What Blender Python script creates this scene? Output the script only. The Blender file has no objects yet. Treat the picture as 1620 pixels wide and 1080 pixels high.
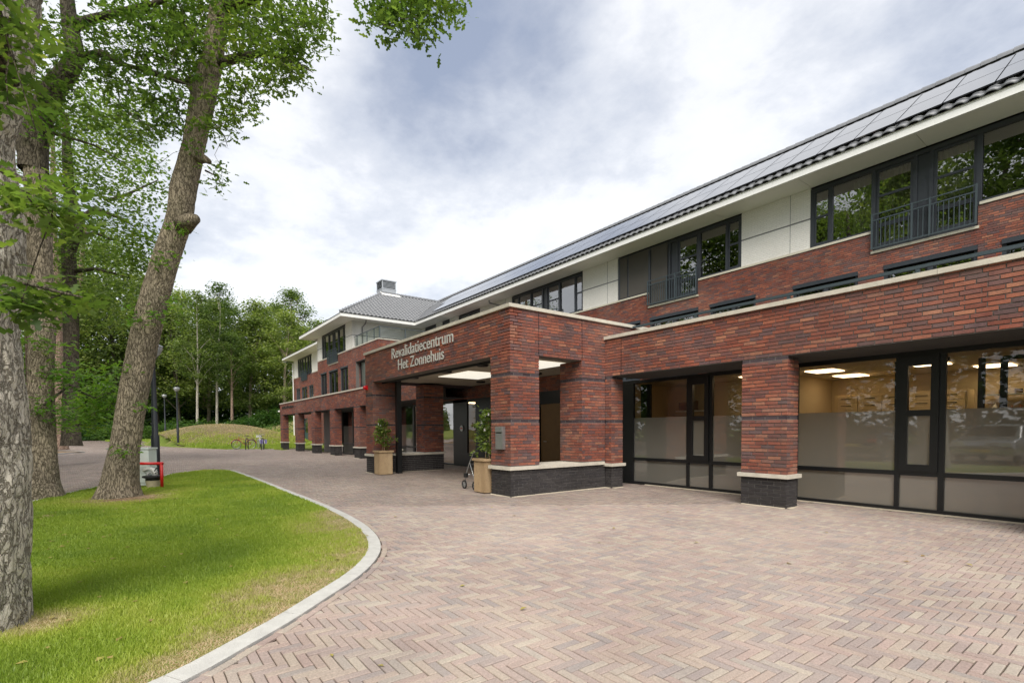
import bpy, bmesh, math, random
import numpy as np
from mathutils import Matrix, Vector
random.seed(7); RNG = np.random.default_rng(7)
S = bpy.context.scene; COL = S.collection

# ------------------------------------------------------------------ camera
F_, YAW, PITCH, ROLL, CX, CY = 794.62, .640766, .0330983, -.00615365, 810., 706.04
EYE = 1.35
_cp, _sp, _cr, _sr = math.cos(PITCH), math.sin(PITCH), math.cos(ROLL), math.sin(ROLL)
_A = np.array([(math.sin(YAW), 0, -math.cos(YAW)), (math.cos(YAW), 0, math.sin(YAW)), (0, -1, 0)]).T
CM = np.array([[_cr, -_sr, 0], [_sr, _cr, 0], [0, 0, 1]]) @ np.array([[1, 0, 0], [0, _cp, -_sp], [0, _sp, _cp]]) @ _A
CAMP = np.array([0, 0, EYE])
cam_d = bpy.data.cameras.new('camera'); cam = bpy.data.objects.new('camera', cam_d); COL.objects.link(cam)
cam_d.sensor_fit = 'HORIZONTAL'; cam_d.sensor_width = 36; cam_d.lens = F_ / 1620 * 36
cam_d.shift_x = 0; cam_d.shift_y = (CY - 540) / 1620
cam_d.clip_start = .05; cam_d.clip_end = 3000
_m = Matrix.Identity(4)
for _i in range(3):
    _m[_i][0] = CM[0][_i]; _m[_i][1] = -CM[1][_i]; _m[_i][2] = -CM[2][_i]
_m[2][3] = EYE
cam.matrix_world = _m; S.camera = cam

# ------------------------------------------------------------------ light
SUN = Vector((.60, -.50, .86)).normalized()
sun_d = bpy.data.lights.new('sun', 'SUN'); sun = bpy.data.objects.new('sun', sun_d); COL.objects.link(sun)
sun_d.energy = 1.5; sun_d.angle = math.radians(40); sun_d.color = (1, .95, .87)
sun.rotation_euler = SUN.to_track_quat('Z', 'Y').to_euler()
W = bpy.data.worlds.new('World'); S.world = W; W.use_nodes = True
S.view_settings.view_transform = 'Standard'; S.view_settings.look = 'None'
S.view_settings.exposure = 1.5; S.view_settings.gamma = 1; S.view_settings.use_curve_mapping = False

def NT(mat):
    nt = mat.node_tree
    def n(t, **k):
        d = nt.nodes.new(t)
        for a, b in k.items():
            if a in ('operation', 'blend_type', 'data_type', 'attribute_name', 'attribute_type', 'noise_dimensions', 'feature', 'interpolation_type', 'clamp', 'sky_type', 'sun_disc', 'sun_elevation', 'sun_rotation', 'wave_type', 'bands_direction', 'distance', 'use_clamp'):
                setattr(d, a, b)
            else:
                d.inputs[a].default_value = b
        return d
    L = lambda a, b: nt.links.new(a, b)
    return nt, n, L

def ramp(nt, stops, interp='LINEAR'):
    r = nt.nodes.new('ShaderNodeValToRGB'); r.color_ramp.interpolation = interp
    e = r.color_ramp.elements
    while len(e) > len(stops): e.remove(e[-1])
    while len(e) < len(stops): e.new(.5)
    for el, (p, c) in zip(e, stops):
        el.position = p; el.color = (c[0], c[1], c[2], 1) if len(c) == 3 else c
    return r

def V3(c): return (c[0], c[1], c[2], 1)

def make_world():
    nt, n, L = NT(W); nt.nodes.clear()
    out = n('ShaderNodeOutputWorld'); bg = n('ShaderNodeBackground', Strength=.1); L(bg.outputs[0], out.inputs[0])
    sky = n('ShaderNodeTexSky', sky_type='NISHITA', sun_disc=False)
    sky.sun_elevation = math.asin(SUN.z); sky.sun_rotation = math.atan2(SUN.x, SUN.y)
    tc = n('ShaderNodeTexCoord'); sep = n('ShaderNodeSeparateXYZ'); L(tc.outputs['Generated'], sep.inputs[0])
    zz = n('ShaderNodeMath', operation='ABSOLUTE'); L(sep.outputs[2], zz.inputs[0])
    za = n('ShaderNodeMath', operation='ADD'); L(zz.outputs[0], za.inputs[0]); za.inputs[1].default_value = .22
    div = n('ShaderNodeVectorMath', operation='DIVIDE'); L(tc.outputs['Generated'], div.inputs[0])
    cmb = n('ShaderNodeCombineXYZ'); L(za.outputs[0], cmb.inputs[0]); L(za.outputs[0], cmb.inputs[1]); cmb.inputs[2].default_value = 1
    L(cmb.outputs[0], div.inputs[1])
    n1 = n('ShaderNodeTexNoise', Scale=1.5, Detail=8.0, Roughness=.58, Distortion=.08)
    L(div.outputs[0], n1.inputs['Vector'])
    n2 = n('ShaderNodeTexNoise', Scale=4.0, Detail=10.0, Roughness=.62, Distortion=.1)
    L(div.outputs[0], n2.inputs['Vector'])
    # broad cloud masses given by the direction they lie in
    dist = n('ShaderNodeTexNoise', Scale=2.6, Detail=5.0)
    L(tc.outputs['Generated'], dist.inputs['Vector'])
    dsub = n('ShaderNodeVectorMath', operation='SUBTRACT'); L(dist.outputs['Color'], dsub.inputs[0]); dsub.inputs[1].default_value = (.5, .5, .5)
    dsc = n('ShaderNodeVectorMath', operation='SCALE'); L(dsub.outputs[0], dsc.inputs[0]); dsc.inputs['Scale'].default_value = .38
    dadd = n('ShaderNodeVectorMath', operation='ADD'); L(tc.outputs['Generated'], dadd.inputs[0]); L(dsc.outputs[0], dadd.inputs[1])
    def blob(u, v, r0, r1, amp):
        d = CM.T @ np.array([(u - CX) / F_, (v - CY) / F_, 1.]); d /= np.linalg.norm(d)
        ds = n('ShaderNodeVectorMath', operation='DISTANCE'); L(dadd.outputs[0], ds.inputs[0]); ds.inputs[1].default_value = tuple(d)
        mr = n('ShaderNodeMapRange', interpolation_type='SMOOTHSTEP'); L(ds.outputs['Value'], mr.inputs[0])
        mr.inputs['From Min'].default_value = r0; mr.inputs['From Max'].default_value = r1
        mr.inputs['To Min'].default_value = amp; mr.inputs['To Max'].default_value = 0
        return mr.outputs[0]
    acc = None
    for b in ((680, 120, .0, .30, .62), (830, 190, .0, .24, .30), (760, -40, .0, .30, .38), (1100, 250, 0, .35, .06), (1600, 50, .02, .17, .30), (1480, 20, .0, .12, .10), (470, 330, 0, .2, .05)):
        o = blob(*b)
        if acc is None: acc = o
        else:
            a = n('ShaderNodeMath', operation='ADD'); L(acc, a.inputs[0]); L(o, a.inputs[1]); acc = a.outputs[0]
    m1 = n('ShaderNodeMapRange'); L(n1.outputs['Fac'], m1.inputs[0])
    m1.inputs['From Min'].default_value = .35; m1.inputs['From Max'].default_value = .72; m1.inputs['To Min'].default_value = -.12; m1.inputs['To Max'].default_value = .52
    m2 = n('ShaderNodeMapRange'); L(n2.outputs['Fac'], m2.inputs[0])
    m2.inputs['From Min'].default_value = .3; m2.inputs['From Max'].default_value = .7; m2.inputs['To Min'].default_value = -.18; m2.inputs['To Max'].default_value = .20
    s1 = n('ShaderNodeMath', operation='ADD'); L(acc, s1.inputs[0]); L(m1.outputs[0], s1.inputs[1])
    s2 = n('ShaderNodeMath', operation='ADD', use_clamp=True); L(s1.outputs[0], s2.inputs[0]); L(m2.outputs[0], s2.inputs[1])
    k = .67
    r = ramp(nt, [(0, (5.9*k, 5.92*k, 6.0*k)), (.20, (5.45*k, 5.5*k, 5.65*k)), (.34, (4.6*k, 4.72*k, 5.0*k)), (.55, (3.7*k, 3.9*k, 4.35*k)), (.8, (2.6*k, 2.85*k, 3.45*k)), (1, (2.0*k, 2.3*k, 3.0*k))])
    L(s2.outputs[0], r.inputs[0])
    mx = n('ShaderNodeMix', data_type='RGBA'); mx.inputs[0].default_value = .90
    L(sky.outputs[0], mx.inputs[6]); L(r.outputs[0], mx.inputs[7]); L(mx.outputs[2], bg.inputs[0])
make_world()

# ------------------------------------------------------------------ helpers
def ray(u, v): return CM.T @ np.array([(u - CX) / F_, (v - CY) / F_, 1.])
def at(u, v, depth): return CAMP + ray(u, v) * depth
def ony(u, v, y):
    d = ray(u, v); return CAMP + d * y / d[1]
def px(u, y, v=660): return float(ony(u, v, y)[0])
def proj(P):
    c = (np.atleast_2d(P) - CAMP) @ CM.T
    return CX + F_ * c[:, 0] / c[:, 2], CY + F_ * c[:, 1] / c[:, 2], c[:, 2]
FW = np.array([-math.cos(YAW), math.sin(YAW)]); RT = np.array([math.sin(YAW), math.cos(YAW)])
def hf(x, y):
    f = x * FW[0] + y * FW[1]
    return np.where(f > 36, .0004 * np.clip(f - 36, 0, 60) ** 2, 0.)
def ground(u, v, h=None):
    d = ray(u, v); t = 5.
    for _ in range(4000):
        p = CAMP + d * t
        g = (hf(p[0], p[1]) if h is None else h(p[0], p[1]))
        if p[2] <= g: break
        t += max(.02, (p[2] - g) * .5)
        if t > 400: break
    return p

def vn(P, seed=0):
    """smooth value noise, vectorised; P (n,3)"""
    P = np.asarray(P, float); i = np.floor(P).astype(np.int64); f = P - i; f = f * f * (3 - 2 * f)
    def h(a):
        x = (a[:, 0] * 374761393 + a[:, 1] * 668265263 + a[:, 2] * 2147483647 + seed * 974711) & 0xffffffff
        x = ((x ^ (x >> 13)) * 1274126177) & 0xffffffff
        return ((x ^ (x >> 16)) & 0xffffff) / 16777215.
    r = 0
    for dx in (0, 1):
        for dy in (0, 1):
            for dz in (0, 1):
                w = (f[:, 0] if dx else 1 - f[:, 0]) * (f[:, 1] if dy else 1 - f[:, 1]) * (f[:, 2] if dz else 1 - f[:, 2])
                r = r + w * h(i + np.array([dx, dy, dz]))
    return r

def tag(o, label=None, cat=None, group=None, kind=None):
    if label: o['label'] = label
    if cat: o['category'] = cat
    if group: o['group'] = group
    if kind: o['kind'] = kind
    return o

def empty(name, loc=(0, 0, 0), label=None, cat=None, group=None):
    o = bpy.data.objects.new(name, None); o.empty_display_size = .1; COL.objects.link(o); o.location = loc
    return tag(o, label, cat, group)

def adopt(o, parent):
    o.parent = parent
    if parent.type == 'EMPTY': o.matrix_parent_inverse = Matrix.Translation(-Vector(parent.location))
    return o

BOXQ = np.array([(0, 3, 2, 1), (4, 5, 6, 7), (0, 1, 5, 4), (1, 2, 6, 5), (2, 3, 7, 6), (3, 0, 4, 7)])
class MB:
    def __init__(s): s.v = []; s.q = []; s.t = []; s.a = []; s.n = 0
    def add(s, v, q=None, t=None, a=0.5):
        v = np.asarray(v, float).reshape(-1, 3)
        if q is not None and len(q): s.q.append(np.asarray(q) + s.n)
        if t is not None and len(t): s.t.append(np.asarray(t) + s.n)
        s.v.append(v); s.a.append(np.full(len(v), a) if np.isscalar(a) else np.asarray(a, float)); s.n += len(v); return s
    def box(s, x0, x1, y0, y1, z0, z1, a=.5):
        return s.add([(x0, y0, z0), (x1, y0, z0), (x1, y1, z0), (x0, y1, z0), (x0, y0, z1), (x1, y0, z1), (x1, y1, z1), (x0, y1, z1)], BOXQ, a=a)
    def quad(s, a, b, c, d): return s.add([a, b, c, d], [(0, 1, 2, 3)])
    def tube(s, pts, rad, n=8, caps=True):
        P = [Vector(p) for p in pts]; k = len(P)
        if not hasattr(rad, '__len__'): rad = [rad] * k
        ring = []; up = None
        for i, p in enumerate(P):
            d = (P[min(i + 1, k - 1)] - P[max(i - 1, 0)]).normalized()
            if up is None: up = Vector((0, 0, 1)) if abs(d.z) < .9 else Vector((1, 0, 0))
            x = d.cross(up).normalized(); y = x.cross(d).normalized(); up = y
            for j in range(n):
                t = 2 * math.pi * j / n; ring.append(p + x * math.cos(t) * rad[i] + y * math.sin(t) * rad[i])
        q = [(i * n + j, i * n + (j + 1) % n, (i + 1) * n + (j + 1) % n, (i + 1) * n + j) for i in range(k - 1) for j in range(n)]
        v = [tuple(r) for r in ring]; t = []
        if caps:
            v += [tuple(P[0]), tuple(P[-1])]
            t = [(k * n, (j + 1) % n, j) for j in range(n)] + [(k * n + 1, (k - 1) * n + j, (k - 1) * n + (j + 1) % n) for j in range(n)]
        return s.add(v, q, t)
    def lathe(s, c, prof, n=20):
        v = []; k = len(prof)
        for r, z in prof:
            for j in range(n):
                t = 2 * math.pi * j / n; v.append((c[0] + r * math.cos(t), c[1] + r * math.sin(t), c[2] + z))
        q = [(i * n + j, i * n + (j + 1) % n, (i + 1) * n + (j + 1) % n, (i + 1) * n + j) for i in range(k - 1) for j in range(n)]
        return s.add(v, q)
    def build(s, name, mat, parent=None, kind=None, smooth=False, label=None, cat=None, group=None):
        me = bpy.data.meshes.new(name)
        v = np.concatenate(s.v) if s.v else np.zeros((0, 3)); me.vertices.add(len(v)); me.vertices.foreach_set('co', v.ravel())
        q = np.concatenate(s.q) if s.q else np.zeros((0, 4), int); t = np.concatenate(s.t) if s.t else np.zeros((0, 3), int)
        li = np.concatenate([q.ravel(), t.ravel()]).astype(np.int32)
        me.loops.add(len(li)); me.loops.foreach_set('vertex_index', li)
        ls = np.concatenate([np.arange(len(q)) * 4, len(q) * 4 + np.arange(len(t)) * 3]).astype(np.int32)
        me.polygons.add(len(ls)); me.polygons.foreach_set('loop_start', ls)
        me.polygons.foreach_set('use_smooth', np.full(len(ls), bool(smooth)))
        at_ = me.attributes.new('tint', 'FLOAT', 'POINT'); at_.data.foreach_set('value', np.concatenate(s.a).astype(np.float32) if s.a else np.zeros(0, np.float32))
        me.update(calc_edges=True); me.materials.append(mat)
        o = bpy.data.objects.new(name, me); COL.objects.link(o)
        if parent is not None: adopt(o, parent)
        return tag(o, label, cat, group, kind)

def copy_tree(o, parent=None):
    c = o.copy(); COL.objects.link(c)
    if parent is not None: c.parent = parent
    for ch in list(o.children): copy_tree(ch, c)
    return c

# ------------------------------------------------------------------ materials
MATS = {}
def base_mat(name, col, rough=.6, metal=0, spec=.5, var=.0, nscale=8., bump=0., bscale=30., coat=0., trans=0.):
    m = bpy.data.materials.new(name); m.use_nodes = True; nt, n, L = NT(m)
    b = nt.nodes['Principled BSDF']; b.inputs['Base Color'].default_value = V3(col); b.inputs['Roughness'].default_value = rough
    b.inputs['Metallic'].default_value = metal; b.inputs['Specular IOR Level'].default_value = spec; b.inputs['Coat Weight'].default_value = coat
    if var:
        g = n('ShaderNodeNewGeometry'); t = n('ShaderNodeTexNoise', Scale=nscale, Detail=6.0, Roughness=.65); L(g.outputs['Position'], t.inputs['Vector'])
        r = ramp(nt, [(.25, [c * (1 - var) for c in col]), (.75, [min(1, c * (1 + var)) for c in col])]); L(t.outputs['Fac'], r.inputs[0]); L(r.outputs[0], b.inputs['Base Color'])
    if bump:
        g2 = n('ShaderNodeNewGeometry'); t2 = n('ShaderNodeTexNoise', Scale=bscale, Detail=5.0); L(g2.outputs['Position'], t2.inputs['Vector'])
        bp = n('ShaderNodeBump', Strength=bump, Distance=.02); L(t2.outputs['Fac'], bp.inputs['Height']); L(bp.outputs[0], b.inputs['Normal'])
    MATS[name] = m; return m

def brick_mat(name, stops, src, mott=.5, plum=(.055, .035, .042), bump=.5, scale=14., dust=0., soil=.2):
    m = bpy.data.materials.new(name); m.use_nodes = True; nt, n, L = NT(m)
    b = nt.nodes['Principled BSDF']; b.inputs['Roughness'].default_value = .85; b.inputs['Specular IOR Level'].default_value = .25
    if src == 'attr':
        a = n('ShaderNodeAttribute', attribute_name='tint'); f = a.outputs['Fac']
    else:
        a = n('ShaderNodeObjectInfo'); f = a.outputs['Random']
    r = ramp(nt, stops); L(f, r.inputs[0])
    g = n('ShaderNodeNewGeometry')
    add = n('ShaderNodeVectorMath', operation='ADD'); L(g.outputs['Position'], add.inputs[0])
    sc = n('ShaderNodeMath', operation='MULTIPLY'); L(f, sc.inputs[0]); sc.inputs[1].default_value = 37.
    L(sc.outputs[0], add.inputs[1])
    t = n('ShaderNodeTexNoise', Scale=scale, Detail=6.0, Roughness=.7); L(add.outputs[0], t.inputs['Vector'])
    mr = n('ShaderNodeMapRange'); L(t.outputs['Fac'], mr.inputs[0]); mr.inputs['From Min'].default_value = .45; mr.inputs['From Max'].default_value = .75; mr.inputs['To Max'].default_value = mott
    mx = n('ShaderNodeMix', data_type='RGBA'); L(mr.outputs[0], mx.inputs[0]); L(r.outputs[0], mx.inputs[6]); mx.inputs[7].default_value = V3(plum)
    t2 = n('ShaderNodeTexNoise', Scale=90., Detail=4.0, Roughness=.7); L(add.outputs[0], t2.inputs['Vector'])
    r2 = ramp(nt, [(.3, (.72, .72, .72)), (.7, (1.22, 1.2, 1.18))]); L(t2.outputs['Fac'], r2.inputs[0])
    m2 = n('ShaderNodeMix', data_type='RGBA', blend_type='MULTIPLY'); m2.inputs[0].default_value = 1; L(mx.outputs[2], m2.inputs[6]); L(r2.outputs[0], m2.inputs[7])
    t3 = n('ShaderNodeTexNoise', Scale=.9, Detail=4.0); L(g.outputs['Position'], t3.inputs['Vector'])
    r3 = ramp(nt, [(.3, (1 - soil,) * 3), (.7, (1 + soil * .75,) * 3)]); L(t3.outputs['Fac'], r3.inputs[0])
    m3 = n('ShaderNodeMix', data_type='RGBA', blend_type='MULTIPLY'); m3.inputs[0].default_value = 1; L(m2.outputs[2], m3.inputs[6]); L(r3.outputs[0], m3.inputs[7])
    last = m3.outputs[2]
    if dust:
        t4 = n('ShaderNodeTexNoise', Scale=.42, Detail=8.0, Roughness=.72); L(g.outputs['Position'], t4.inputs['Vector'])
        m4 = n('ShaderNodeMapRange'); L(t4.outputs['Fac'], m4.inputs[0]); m4.inputs['From Min'].default_value = .46; m4.inputs['From Max'].default_value = .72; m4.inputs['To Max'].default_value = dust
        x4 = n('ShaderNodeMix', data_type='RGBA'); L(m4.outputs[0], x4.inputs[0]); L(last, x4.inputs[6]); x4.inputs[7].default_value = (.50, .44, .37, 1); last = x4.outputs[2]
    L(last, b.inputs['Base Color'])
    bp = n('ShaderNodeBump', Strength=bump, Distance=.006); L(t2.outputs['Fac'], bp.inputs['Height']); L(bp.outputs[0], b.inputs['Normal'])
    MATS[name] = m; return m

RED = [(0, (.31, .094, .060)), (.12, (.215, .070, .048)), (.24, (.37, .132, .080)), (.34, (.26, .082, .055)), (.44, (.13, .082, .083)), (.52, (.175, .068, .058)), (.62, (.335, .105, .064)), (.72, (.145, .092, .094)), (.82, (.24, .078, .054)), (.90, (.175, .098, .090)), (.96, (.41, .175, .105)), (1, (.21, .098, .078))]
for s_ in ('attr', 'obj'):
    brick_mat('brick_' + s_, RED, s_, dust=.14)
    brick_mat('paver_' + s_, [(0, (.375, .285, .25)), (.15, (.41, .345, .285)), (.3, (.35, .265, .235)), (.45, (.30, .262, .25)), (.6, (.40, .305, .27)), (.72, (.335, .275, .25)), (.85, (.43, .375, .31)), (.93, (.285, .25, .24)), (1, (.38, .28, .245))], s_, mott=.3, plum=(.33, .27, .235), bump=.35, scale=9., dust=.26, soil=.12)
brick_mat('band_brick', [(0, (.06, .045, .055)), (.5, (.085, .065, .075)), (1, (.05, .035, .04))], 'attr', mott=.3)
brick_mat('plinth_brick', [(0, (.035, .032, .034)), (.5, (.055, .050, .050)), (1, (.040, .037, .040))], 'attr', mott=.2, plum=(.08, .075, .07))
brick_mat('white_brick', [(0, (.87, .86, .82)), (1, (.85, .84, .79))], 'attr', mott=.03, plum=(.78, .77, .72), bump=.12, soil=.03)
base_mat('mortar', (.15, .135, .125), .95, var=.3, nscale=40)
base_mat('plinth_mortar', (.17, .16, .15), .95, var=.3, nscale=40)
base_mat('white_mortar', (.70, .69, .65), .8)
base_mat('stone', (.56, .52, .44), .75, var=.16, nscale=6, bump=.2, bscale=60)
base_mat('sill_cream', (.62, .58, .47), .6, var=.06)
base_mat('kerb', (.50, .49, .46), .8, var=.14, nscale=9, bump=.25, bscale=120)
base_mat('white_trim', (.88, .88, .85), .4)
base_mat('soffit_white', (.86, .85, .80), .5, var=.03, nscale=2)
base_mat('frame_grey', (.040, .046, .056), .38)
base_mat('frame_black', (.010, .011, .012), .35)
base_mat('rail_grey', (.055, .075, .085), .4)
base_mat('screen_cloth', (.095, .088, .078), .9, bump=.1, bscale=400)
base_mat('ceiling_beige', (.50, .45, .37), .8)
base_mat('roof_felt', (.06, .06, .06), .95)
base_mat('tile_dark', (.165, .17, .18), .38, var=.22, nscale=5)
base_mat('solar_glass', (.012, .014, .02), .10, spec=.9, coat=.6)
base_mat('steel', (.42, .43, .43), .38, metal=.8, var=.1)
base_mat('steel_vent', (.40, .42, .45), .5, metal=.3)
base_mat('vent_dark', (.10, .12, .14), .6)
base_mat('letter_steel', (.62, .60, .55), .35, metal=.35)
base_mat('dark_letter', (.03, .03, .028), .5)
base_mat('red_paint', (.55, .012, .012), .35)
base_mat('white_paint', (.74, .74, .70), .45)
base_mat('cabinet_paint', (.62, .68, .64), .5, var=.05)
base_mat('concrete_beige', (.50, .43, .29), .85, var=.15, bump=.3)
base_mat('black_rubber', (.014, .014, .015), .6)
base_mat('post_paint', (.022, .026, .032), .4)
brick_mat('planter_wood', [(0, (.36, .25, .14)), (.35, (.45, .33, .20)), (.7, (.40, .28, .16)), (1, (.50, .38, .24))], 'attr', mott=.45, plum=(.26, .17, .10), bump=.4, scale=5.)
base_mat('soil', (.05, .035, .022), .95, var=.3)
base_mat('door_wood', (.15, .085, .032), .5, var=.12, nscale=7)
base_mat('drawer_wood', (.62, .48, .27), .5)
base_mat('warm_wall', (.54, .43, .27), .85)
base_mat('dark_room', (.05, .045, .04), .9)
base_mat('shelf_glass', (.3, .32, .28), .3)
base_mat('bottle_brown', (.22, .06, .02), .3)
base_mat('bottle_white', (.7, .68, .62), .5)
base_mat('box_dark', (.08, .05, .03), .7)
base_mat('curtain', (.33, .36, .24), .9)
base_mat('blue_paint', (.30, .27, .60), .4)
base_mat('bike_red', (.35, .03, .04), .35)
base_mat('car_dark', (.012, .012, .014), .15, coat=1.)
base_mat('car_silver', (.45, .46, .47), .2, metal=.6, coat=1.)
base_mat('lamp_clear', (.35, .36, .37), .15)
base_mat('plate_yellow', (.75, .5, .05), .5)
base_mat('flower_white', (.85, .80, .82), .6)
base_mat('grey_pipe', (.20, .20, .20), .45)
base_mat('alarm_red', (.6, .01, .015), .25)
base_mat('sign_white', (.75, .75, .75), .5)

def emis_mat(name, col, s):
    m = bpy.data.materials.new(name); m.use_nodes = True; nt, n, L = NT(m)
    b = nt.nodes['Principled BSDF']; b.inputs['Base Color'].default_value = V3(col); b.inputs['Emission Color'].default_value = V3(col); b.inputs['Emission Strength'].default_value = s
    MATS[name] = m
emis_mat('panel_warm', (1, .76, .46), 2.2); emis_mat('panel_cream', (1, .95, .82), .30); emis_mat('lamp_orange', (1, .45, .15), 2.)

def glass_mat(name, tr=(.6, .6, .58), boost=1.5, base=.06, wob=.012):
    m = bpy.data.materials.new(name); m.use_nodes = True; nt, n, L = NT(m); nt.nodes.clear()
    out = n('ShaderNodeOutputMaterial'); fr = n('ShaderNodeFresnel', IOR=1.5)
    ma = n('ShaderNodeMath', operation='MULTIPLY_ADD', use_clamp=True); L(fr.outputs[0], ma.inputs[0]); ma.inputs[1].default_value = boost; ma.inputs[2].default_value = base
    tb = n('ShaderNodeBsdfTransparent', Color=V3(tr)); gl = n('ShaderNodeBsdfGlossy', Roughness=.0)
    g = n('ShaderNodeNewGeometry'); t = n('ShaderNodeTexNoise', Scale=1.3, Detail=1.0); L(g.outputs['Position'], t.inputs['Vector'])
    bp = n('ShaderNodeBump', Strength=1., Distance=wob); L(t.outputs['Fac'], bp.inputs['Height']); L(bp.outputs[0], gl.inputs['Normal'])
    mx = n('ShaderNodeMixShader'); L(ma.outputs[0], mx.inputs[0]); L(tb.outputs[0], mx.inputs[1]); L(gl.outputs[0], mx.inputs[2]); L(mx.outputs[0], out.inputs[0])
    MATS[name] = m
glass_mat('glass_upper', (.62, .62, .6), 2.6, .22, .0025); glass_mat('glass_ground', (.85, .85, .83), 1.2, .03, .002); glass_mat('glass_rail', (.82, .88, .86), 1., .02)
def frost_mat():
    m = bpy.data.materials.new('frosted_film'); m.use_nodes = True; nt, n, L = NT(m); nt.nodes.clear()
    out = n('ShaderNodeOutputMaterial'); fr = n('ShaderNodeFresnel', IOR=1.5)
    ma = n('ShaderNodeMath', operation='MULTIPLY_ADD', use_clamp=True); L(fr.outputs[0], ma.inputs[0]); ma.inputs[1].default_value = 1.7; ma.inputs[2].default_value = .09
    df = n('ShaderNodeBsdfDiffuse', Color=(.33, .325, .29, 1)); tl = n('ShaderNodeBsdfTranslucent', Color=(.36, .34, .28, 1))
    tb = n('ShaderNodeBsdfTransparent', Color=(.5, .47, .4, 1)); a = n('ShaderNodeMixShader', Fac=.45); L(df.outputs[0], a.inputs[1]); L(tl.outputs[0], a.inputs[2])
    b2 = n('ShaderNodeMixShader', Fac=.12); L(a.outputs[0], b2.inputs[1]); L(tb.outputs[0], b2.inputs[2])
    gl = n('ShaderNodeBsdfGlossy', Roughness=.02); mx = n('ShaderNodeMixShader'); L(ma.outputs[0], mx.inputs[0]); L(b2.outputs[0], mx.inputs[1]); L(gl.outputs[0], mx.inputs[2]); L(mx.outputs[0], out.inputs[0])
    MATS['frosted_film'] = m
frost_mat()

def leaf_mat(name, stops, trans=.35):
    m = bpy.data.materials.new(name); m.use_nodes = True; nt, n, L = NT(m); nt.nodes.clear()
    out = n('ShaderNodeOutputMaterial'); a = n('ShaderNodeAttribute', attribute_name='tint'); r = ramp(nt, stops); L(a.outputs['Fac'], r.inputs[0])
    oi = n('ShaderNodeObjectInfo'); hs = n('ShaderNodeHueSaturation', Saturation=1.); L(r.outputs[0], hs.inputs['Color'])
    v = n('ShaderNodeMapRange'); L(oi.outputs['Random'], v.inputs[0]); v.inputs['To Min'].default_value = .78; v.inputs['To Max'].default_value = 1.25; L(v.outputs[0], hs.inputs['Value'])
    v2 = n('ShaderNodeMapRange'); L(oi.outputs['Random'], v2.inputs[0]); v2.inputs['To Min'].default_value = .515; v2.inputs['To Max'].default_value = .485; L(v2.outputs[0], hs.inputs['Hue'])
    b = n('ShaderNodeBsdfPrincipled', Roughness=.5); b.inputs['Specular IOR Level'].default_value = .35; L(hs.outputs[0], b.inputs['Base Color'])
    tl = n('ShaderNodeBsdfTranslucent'); br = n('ShaderNodeMix', data_type='RGBA', blend_type='MULTIPLY'); br.inputs[0].default_value = 1; L(hs.outputs[0], br.inputs[6]); br.inputs[7].default_value = (1.5, 1.7, .8, 1); L(br.outputs[2], tl.inputs['Color'])
    mx = n('ShaderNodeMixShader', Fac=trans); L(b.outputs[0], mx.inputs[1]); L(tl.outputs[0], mx.inputs[2]); L(mx.outputs[0], out.inputs[0])
    MATS[name] = m
leaf_mat('oak_leaf', [(0, (.048, .085, .026)), (.45, (.125, .180, .045)), (.8, (.20, .255, .060)), (1, (.31, .33, .085))], .55)
leaf_mat('young_leaf', [(0, (.09, .19, .03)), (.6, (.17, .28, .045)), (1, (.34, .36, .07))], .5)
leaf_mat('litter_leaf', [(0, (.20, .13, .05)), (.7, (.30, .20, .08)), (1, (.34, .28, .08))], .1)
leaf_mat('wood_leaf', [(0, (.035, .066, .020)), (.5, (.145, .195, .052)), (1, (.29, .33, .10))], .42)
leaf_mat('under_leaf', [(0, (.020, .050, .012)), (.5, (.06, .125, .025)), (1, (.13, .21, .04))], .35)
leaf_mat('grass_blade', [(0, (.17, .255, .036)), (.35, (.26, .345, .046)), (.62, (.36, .40, .080)), (.78, (.42, .365, .19)), (1, (.50, .39, .26))], .3)

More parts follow.
